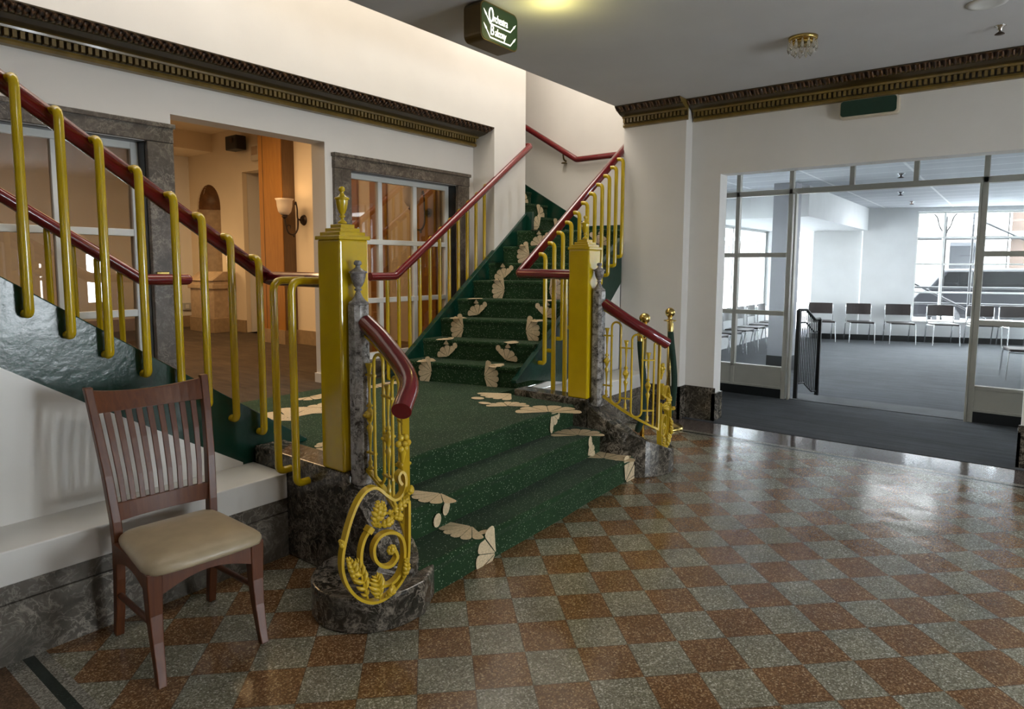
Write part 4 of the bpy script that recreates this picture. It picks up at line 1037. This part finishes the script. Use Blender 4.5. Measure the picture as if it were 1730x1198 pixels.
t = wthing('sign_board', 'dark green blank sign board in a cream case under the right cornice', 'sign', (-1.17, 6.76, 3.09))
def rrect(x0, x1, z0, z1, r):
    p = []
    for cx, cz, a0 in ((x1-r, z0+r, -90), (x1-r, z1-r, 0), (x0+r, z1-r, 90), (x0+r, z0+r, 180)):
        for i in range(6): a = R(a0+18*i); p.append((cx+r*math.cos(a), cz+r*math.sin(a)))
    return p
MB().prism(rrect(-1.40, -0.925, 3.005, 3.165, 0.03), 'y', 6.705, 6.782).build('case', 'ivory', t, 0.004)
MB().prism(rrect(-1.392, -0.945, 3.022, 3.160, 0.026), 'y', 6.699, 6.706).build('panel', 'sign_green_board', t)

t = wthing('ceiling_light', 'small brass ceiling light hung with clear glass drops', 'ceiling light', (-1.395, 5.35, CZ))
c = (-1.395, 5.35)
MB().lathe([(0.02, -0.03), (0.085, -0.03), (0.10, -0.022), (0.105, -0.001), (0.02, -0.0005)], (c[0], c[1], CZ), 28).build('canopy', 'brass', t)
rg = MB().lathe([(0.072, -0.055), (0.08, -0.05), (0.08, -0.03), (0.072, -0.03)], (c[0], c[1], CZ), 24).build('ring', 'brass', t)
for rr2, k, z0, h in ((0.098, 14, -0.03, 0.075), (0.062, 9, -0.05, 0.085)):
    for i in range(k):
        a = 2*math.pi*i/k; x, y = c[0]+rr2*math.cos(a), c[1]+rr2*math.sin(a)
        MB().lathe([(0.002, 0), (0.006, -0.006), (0.011, -h*0.55), (0.012, -h*0.8), (0.002, -h)], (x, y, CZ+z0), 8).build('glass_drop', 'crystal_glass', rg)
t = wthing('downlight', 'round white recessed downlight near the top right of the lobby ceiling', 'ceiling light', (-0.277, 5.372, CZ))
MB().lathe([(0.075, -0.012), (0.085, -0.016), (0.11, -0.010), (0.118, -0.0005), (0.075, -0.0004)], (-0.277, 5.372, CZ), 32).build('trim_ring', 'white_plastic', t)
MB().lathe([(0.0, -0.006), (0.076, -0.006), (0.076, -0.001), (0.0, -0.001)], (-0.277, 5.372, CZ), 28).build('lens', 'ivory', t)
def sprinkler(x, y, z, label, r=0.03, group=None):
    t = wthing('sprinkler', label, 'sprinkler', (x, y, z), group)
    MB().lathe([(r, -0.0005), (r, -0.004), (r*0.6, -0.010), (r*0.4, -0.03), (r*0.25, -0.045)], (x, y, z), 14).build('escutcheon', 'chrome', t)
    MB().lathe([(r*0.2, -0.04), (r*0.85, -0.058), (r*0.85, -0.061), (r*0.1, -0.064)], (x, y, z), 14).build('deflector', 'iron', t)
sprinkler(-0.22, 5.93, CZ, 'chrome sprinkler head on the lobby ceiling near the right cornice', 0.036)
sprinkler(-1.39, 10.6, 2.95, 'nearest dark sprinkler of the tiled ceiling beyond the glazed screen', 0.05)
sprinkler(-1.72, 13.2, 2.95, 'middle dark sprinkler on the tiled ceiling', 0.05)
sprinkler(-1.78, 15.2, 2.95, 'sprinkler closest to the grey back wall on the tiled ceiling', 0.05)

# ================================================================== STANCHIONS AND ROPES
def stanchion(x, y, h, label, rope_label, rx, ry, bulge, ztop, zbot):
    t = wthing('rope_stanchion', label, 'stanchion', (x, y, 0), 'brass rope stanchions')
    MB().lathe([(0.16, 0.0), (0.165, 0.012), (0.15, 0.03), (0.10, 0.05), (0.05, 0.068), (0.028, 0.085), (0.024, 0.1)], (x, y, 0), 32).build('base', 'brass', t)
    pl = MB().lathe([(0.022, 0.09), (0.022, h-0.16)], (x, y, 0), 16).build('pole', 'brass', t)
    MB().lathe([(0.024, h-0.17), (0.026, h-0.10), (0.03, h-0.092), (0.062, h-0.086), (0.064, h-0.078), (0.03, h-0.072), (0.018, h-0.06), (0.026, h-0.05), (0.018, h-0.042)], (x, y, 0), 24).build('collar', 'brass', pl)
    MB().sphere((x, y, h), 0.05, 20).build('ball', 'brass', t)
    r = wthing('velvet_rope', rope_label, 'rope', (rx, ry, zbot), 'velvet ropes')
    pts = [(rx, ry, ztop-0.09), (rx+bulge*0.2, ry, ztop-0.2), (rx+bulge*0.8, ry, ztop-0.45), (rx+bulge, ry, ztop-0.65), (rx+bulge*0.6, ry, zbot+0.12), (rx-bulge*0.2, ry, zbot)]
    MB().tube(smooth_path(pts, 5), [0.026]+[0.03]*24+[0.024], 12).build('rope', 'green_velvet', r)
    MB().tube([(rx, ry, ztop+0.015), (rx, ry, ztop-0.02), (rx, ry, ztop-0.095)], [0.012, 0.027, 0.029], 12).build('rope_end', 'brass', r)
stanchion(-2.775, 6.20, 1.19, 'brass ball topped stanchion nearest the carpeted opening, base in view', 'green velvet rope hanging at the stanchion nearest the carpeted opening', -2.742, 6.15, 0.055, 1.10, 0.10)
stanchion(-2.66, 5.40, 1.186, 'brass ball topped stanchion directly behind the gilt railing', 'green velvet rope hanging at the stanchion behind the gilt railing', -2.672, 5.345, 0.05, 1.08, 0.15)

# ================================================================== THE HALL
def niche():
    mb = MB(); n = 20; cx, rad, zs = -11.2, 0.40, 2.62
    # shell hood: ribbed quarter sphere, and the half round back
    v = []; k = 24; rows = 8
    for i in range(rows+1):
        ph = math.pi/2*i/rows
        for j in range(k+1):
            a = math.pi*j/k; q = 1+0.05*math.cos(j*math.pi*1.0)
            v.append((cx-rad*math.cos(a)*math.cos(ph)*q, 5.86+rad*math.sin(a)*math.cos(ph)*q*0.9, zs+rad*math.sin(ph)))
    f = [(i*(k+1)+j, i*(k+1)+j+1, (i+1)*(k+1)+j+1, (i+1)*(k+1)+j) for i in range(rows) for j in range(k)]
    mb.add(v, f, 0, True)
    v = []
    for j in range(k+1):
        a = math.pi*j/k
        v += [(cx-rad*math.cos(a), 5.86+rad*0.9*math.sin(a), LZ), (cx-rad*math.cos(a), 5.86+rad*0.9*math.sin(a), zs)]
    f = [(2*j, 2*j+2, 2*j+3, 2*j+1) for j in range(k)]
    mb.add(v, f, 1, True)
    return mb
NI = struct('wall_hall_niche', niche(), ['shell_brown', 'stone_tan'], 'arched wall niche with a brown shell hood')
bpy.data.objects.remove(bpy.data.objects['wall_hall_back'])
arc = [(-11.2+0.40*math.cos(math.pi*i/20), 2.62+0.40*math.sin(math.pi*i/20)) for i in range(21)]
mb = MB().prism([(-11.84, LZ), (-11.6, LZ)]+arc[::-1]+[(-10.8, LZ), (-10.09, LZ), (-10.09, 3.85), (-11.84, 3.85)], 'y', 5.85, 5.93)
mb.box(-10.09, -9.2, 5.85, 6.05, 3.14, 3.85).box(-9.2, -8.14, 5.85, 6.05, LZ, 3.85).box(-11.84, -10.12, 6.28, 6.35, LZ, 3.85)
struct('wall_hall_back', mb, 'cream_wall', 'cream hall wall with the arched niche')
t = wthing('drinking_fountain', 'tan stone drinking fountain with sloped top below the arched niche', 'drinking fountain', (-10.75, 5.6, LZ))
MB().box(-11.15, -10.38, 5.45, 5.80, LZ, 1.38).build('body', 'stone_tan', t, 0.01)
MB().box(-11.17, -10.36, 5.43, 5.81, LZ, LZ+0.24).build('plinth', 'skirt_stone', t, 0.006)
MB().box(-11.18, -10.35, 5.42, 5.81, 1.25, 1.32).build('band', 'stone_tan', t, 0.006)
MB().prism([(5.42, 1.38), (5.80, 1.38), (5.80, 1.53), (5.62, 1.53)], 'x', -11.17, -10.36).build('top', 'stone_tan', t, 0.008)
def sconce(x, z, label):
    t = wthing('wall_sconce', label, 'wall light', (x, 5.5, z), 'hall sconces')
    q = MB(); q.tube([(x, 5.498, z), (x, 5.47, z)], [0.075, 0.055], 20); q.tube([(x, 5.475, z), (x, 5.44, z)], 0.02, 10); q.build('back_plate', 'iron', t)
    pts = [(x, 5.45, z), (x, 5.40, z+0.02), (x, 5.395, z+0.15), (x, 5.375, z+0.24), (x, 5.36, z+0.20)]
    q = MB(); q.tube(smooth_path(pts, 5), 0.010, 8)
    pts = [(x, 5.405, z+0.02), (x, 5.395, z-0.12), (x, 5.34, z-0.20), (x, 5.26, z-0.19), (x, 5.225, z-0.12), (x, 5.20, z-0.02), (x, 5.20, z+0.03)]
    q.tube(smooth_path(pts, 5), 0.012, 8); q.sphere((x, 5.335, z-0.225), 0.016, 8)
    pts = [(x, 5.225, z-0.12), (x, 5.245, z-0.08), (x, 5.28, z-0.09), (x, 5.28, z-0.125)]
    q.tube(smooth_path(pts, 5), 0.008, 8); am = q; am = q.build('arm', 'iron', t)
    MB().lathe([(0.012, 0.0), (0.045, 0.03), (0.03, 0.045), (0.05, 0.06)], (x, 5.20, z), 16).build('cup', 'iron', am)
    MB().lathe([(0.05, 0.055), (0.085, 0.10), (0.10, 0.17), (0.105, 0.24), (0.125, 0.27), (0.118, 0.27), (0.098, 0.24), (0.09, 0.17), (0.07, 0.10), (0.04, 0.065)], (x, 5.20, z), 24).build('shade', 'frosted_shade', t)
    return t
sconce(-7.93, 2.27, 'iron scroll sconce with pale glass shade beside the orange pilaster')
sconce(-5.46, 2.26, 'iron scroll sconce seen through the right stone framed window')
lamp('sconce_fill', 'POINT', (-7.93, 5.20, 2.50), 1.2, (1.0, 0.66, 0.32), 0.06)  # added warm fill, the sconce itself is unlit
lamp('niche_glow', 'POINT', (-10.75, 5.1, 1.75), 5, (1.0, 0.68, 0.32), 0.1)
t = wthing('loudspeaker', 'small black loudspeaker high on the hall wall', 'speaker', (-10.0, 5.78, 3.57))
MB().box(-10.16, -9.84, 5.62, 5.80, 3.46, 3.68).build('cabinet', 'black_plastic', t, 0.015)
MB().tube([(-9.97, 5.617, 3.60), (-9.97, 5.612, 3.60)], 0.045, 16).build('cone', 'iron', t)
MB().box(-10.04, -9.96, 5.79, 5.852, 3.53, 3.6).build('bracket', 'black_plastic', t)
t = wthing('alarm_box', 'cream wall box with grille beside the orange pilaster', 'wall box', (-9.59, 5.82, 3.4))
MB().box(-9.71, -9.47, 5.78, 5.852, 3.28, 3.53).build('housing', 'ivory', t, 0.01)
MB().box(-9.67, -9.51, 5.776, 5.782, 3.36, 3.49).build('grille', 'stone_tan', t)
t = wthing('wall_outlet', 'small grey socket box low on the pale hall wall', 'socket', (-11.83, 5.70, 0.9))
MB().box(-11.842, -11.79, 5.63, 5.77, 0.83, 0.96).build('box', 'steel_grey', t, 0.01)
MB().box(-11.79, -11.785, 5.67, 5.73, 0.86, 0.93).build('face', 'white_plastic', t)

# ================================================================== THE CARPETED ROOM
def stack_chair():
    t = thing('meeting_chair', 'dark brown vinyl chair with chrome legs, first of the row on the left by the black railing', 'chair', (0, 0, 0), 0, 'chairs along the back wall')
    def b(mb, n, m_, bev=0.0): return mb.build(n, m_, t, bev, origin=(0, 0, 0))
    # local frame: faces -Y
    b(MB().box(-0.235, 0.235, -0.22, 0.20, 0.425, 0.462), 'seat', 'dark_brown_vinyl', 0.015)
    mb = MB(); v = []
    for i in range(9):
        q = i/8*2-1
        for z in (0.60, 0.84): v += [(q*0.245, 0.215+0.03*(1-q*q)+0.06*(z-0.6), z), (q*0.245, 0.24+0.03*(1-q*q)+0.06*(z-0.6), z)]
    f = []
    for i in range(8):
        a = 4*i; c_ = a+4; f += [(a, a+2, c_+2, c_), (a+1, c_+1, c_+3, a+3), (a+2, a+3, c_+3, c_+2), (a, c_, c_+1, a+1)]
    f += [(0, 1, 3, 2), (32, 34, 35, 33)]
    b(mb.add(v, f), 'backrest', 'dark_brown_vinyl', 0.008)
    for s in (-1, 1):
        b(MB().tube([(s*0.235, -0.215, 0.44), (s*0.25, -0.24, 0.0)], 0.0125, 8), 'leg', 'chrome')
        b(MB().tube([(s*0.25, 0.30, 0.0), (s*0.25, 0.225, 0.44), (s*0.25, 0.24, 0.80)], 0.0125, 8), 'leg', 'chrome')
        b(MB().tube([(s*0.242, -0.225, 0.41), (s*0.25, 0.23, 0.41)], 0.011, 8), 'side_rail', 'chrome')
    return t
ch0 = stack_chair()
FL_ = ['dark brown vinyl chair with chrome legs, leftmost of the back row beside the black railing',
       'dark vinyl chair, second from left in the back row, against the wall corner',
       'dark vinyl chair against the grey wall, just left of the bright window',
       'dark vinyl chair standing alone before the bright street window',
       'dark vinyl chair of the back row behind the taupe door post',
       'dark vinyl chair of the back row seen through the right glass panel']
for i, u in enumerate((-0.83, -0.057, 0.729, 1.546, 2.295, 2.898)):
    o = ch0 if i == 0 else copy_tree(ch0)
    x, y, _ = far(u, 0.42, 0); o.location = (x, y, 0.002); o.rotation_euler = (0, 0, AF); o['label'] = FL_[i]; o['group'] = 'chairs along the back wall'
SL = ['nearest dark chair of the side row, seen through the left glass', 'second dark chair of the side row behind the left glass', 'third dark chair of the side row behind the left glass', 'fourth dark chair of the side row, near the grey column', 'fifth dark chair of the side row, beyond the grey column', 'farthest dark chair of the side row by the long window']
for i, y in enumerate((11.15, 11.85, 12.55, 13.25, 13.95, 14.65)):
    o = copy_tree(ch0); o.location = (-4.20, y, 0.002); o.rotation_euler = (0, 0, R(90)); o['label'] = SL[i]; o['group'] = 'chairs along the side window'
o = copy_tree(ch0); o.location = (0.12, 12.25, 0.002); o.rotation_euler = (0, 0, R(-80)); o['label'] = 'dark chair turned sideways at the right edge behind the glass panel'; o['group'] = 'chairs along the back wall'
del o['group']

t = wthing('guard_rail', 'black metal guard rail with thin bars just inside the glazed doorway', 'guard rail', (-2.05, 8.8, 0))
def gp(q, z): return (-2.145+0.155*q, 8.60+0.42*q, z)
zt = lambda q: 1.12 if q < 0.35 else (1.12-0.13*(q-0.35)/0.40 if q < 0.75 else 0.99)
MB().tube([gp(q, zt(q)) for q in (0, 0.35, 0.75, 1.0)], 0.02, 8).build('top_rail', 'black_paint', t)
MB().tube([gp(q, zt(q)-0.16) for q in (0, 0.35, 0.75, 1.0)], 0.011, 8).build('middle_rail', 'black_paint', t)
MB().tube([gp(q, zt(q)-0.93) for q in (0, 0.35, 0.75, 1.0)], 0.011, 8).build('bottom_rail', 'black_paint', t)
for i in range(12):
    q = 0.04+0.08*i; MB().tube([gp(q, zt(q)-0.93), gp(q, zt(q))], 0.007, 6).build('bar', 'black_paint', t)
for q in (0.0, 1.0): 
    a = gp(q, 0.002); MB().box(a[0]-0.022, a[0]+0.022, a[1]-0.022, a[1]+0.022, 0.002, zt(q)).build('post', 'black_paint', t)

# ================================================================== THE STREET
struct('floor_street', MB().box(-40, 40, 18.7, 60, -0.30, -0.12).box(-14, -4.85, 6, 18.7, -0.30, -0.12), 'asphalt', 'pale street outside the window')
def building(name, label, x0, x1, y, h, mat, cols, rows):
    t = wthing(name, label, 'building', ((x0+x1)/2, y, -0.12))
    MB().box(x0, x1, y, y+4, -0.12, h).build('facade', mat, t)
    mb = MB()
    for i in range(cols):
        for j in range(rows):
            cx = x0+(i+0.5)*(x1-x0)/cols; z = 1.0+j*3.2
            mb.box(cx-0.6, cx+0.6, y-0.06, y+0.02, z, z+1.7)
    mb.build('windows', 'car_glass', t)
    MB().box(x0, x1, y-0.5, y, 2.95, 3.15).build('canopy', 'steel_grey', t)
building('building', 'stone street building opposite the window', -14, -0.5, 34, 9, 'facade_stone', 5, 2)
building('building', 'brick street building at the right of the street view', -0.4, 12, 35, 9, 'facade_brick', 5, 2)
def car(x, y, rz, label, mat='car_paint'):
    t = thing('car', label, 'car', (x, y, -0.12), rz)
    prof = [(-2.3, 0.35), (-2.3, 0.85), (-2.15, 1.05), (-1.95, 1.15), (-1.55, 1.72), (0.55, 1.75), (1.2, 1.18), (2.1, 1.05), (2.3, 0.8), (2.3, 0.35)]
    MB().prism(prof, 'y', -0.9, 0.9).build('body', mat, t, 0.08, 3, origin=(0, 0, 0))
    MB().prism([(-1.75, 1.18), (-1.45, 1.64), (0.48, 1.67), (0.98, 1.18)], 'y', -0.915, 0.915).build('side_glass', 'car_glass', t, origin=(0, 0, 0))
    for wx in (-1.45, 1.45):
        for s in (-1, 1):
            q = MB(); q.tube([(wx, s*0.72, 0.34), (wx, s*0.93, 0.34)], 0.34, 20); q.tube([(wx, s*0.925, 0.34), (wx, s*0.945, 0.34)], 0.2, 14, 1); q.build('wheel', ['black_plastic', 'chrome'], t, origin=(0, 0, 0))
    return t
car(-0.3, 23.0, R(10), 'dark car parked outside the street window')
car(4.4, 23.6, R(14), 'dark car parked beyond the scaffold poles')
t = wthing('street_lamp', 'dark street lamp post with a flared head outside the window', 'street lamp', (-1.58, 20.0, -0.12))
MB().lathe([(0.12, 0), (0.1, 0.3), (0.055, 0.5), (0.05, 2.6), (0.07, 2.66), (0.05, 2.7), (0.055, 3.05)], (-1.58, 20.0, -0.12), 14).build('post', 'street_iron', t)
for s in (-1, 1): MB().tube(smooth_path([(-1.58+s*0.04, 20, 2.55), (-1.58+s*0.12, 20, 2.7), (-1.58+s*0.17, 20, 2.9), (-1.58+s*0.24, 20, 3.0)], 4), 0.014, 8).build('arm', 'street_iron', t)
t = wthing('scaffold', 'grey tube scaffold outside the street window', 'scaffold', (0, 19.4, -0.12))
for x, y in ((-0.95, 19.3), (-0.85, 20.3), (0.95, 19.8), (1.05, 20.8), (2.8, 20.4)):
    MB().tube([(x, y, -0.12), (x, y, 5)], 0.026, 8).build('pole', 'scaffold_tube', t)
for a, b in (((-3, 18.9, 0.75), (3.4, 20.9, 0.75)), ((-3, 18.9, 1.15), (3.4, 20.9, 1.15)), ((-3, 18.9, 2.35), (3.4, 20.9, 2.35)), ((-2.2, 19.2, 1.3), (-0.6, 19.6, 0.4)), ((-0.85, 19.6, 2.8), (0.95, 20.1, 1.8)), ((0.3, 20.0, 0.6), (1.6, 20.4, 1.5))):
    MB().tube([a, b], 0.026, 8).build('tube', 'scaffold_tube', t)

for o in list(bpy.data.objects):
    if 'o' in o.keys(): del o['o']
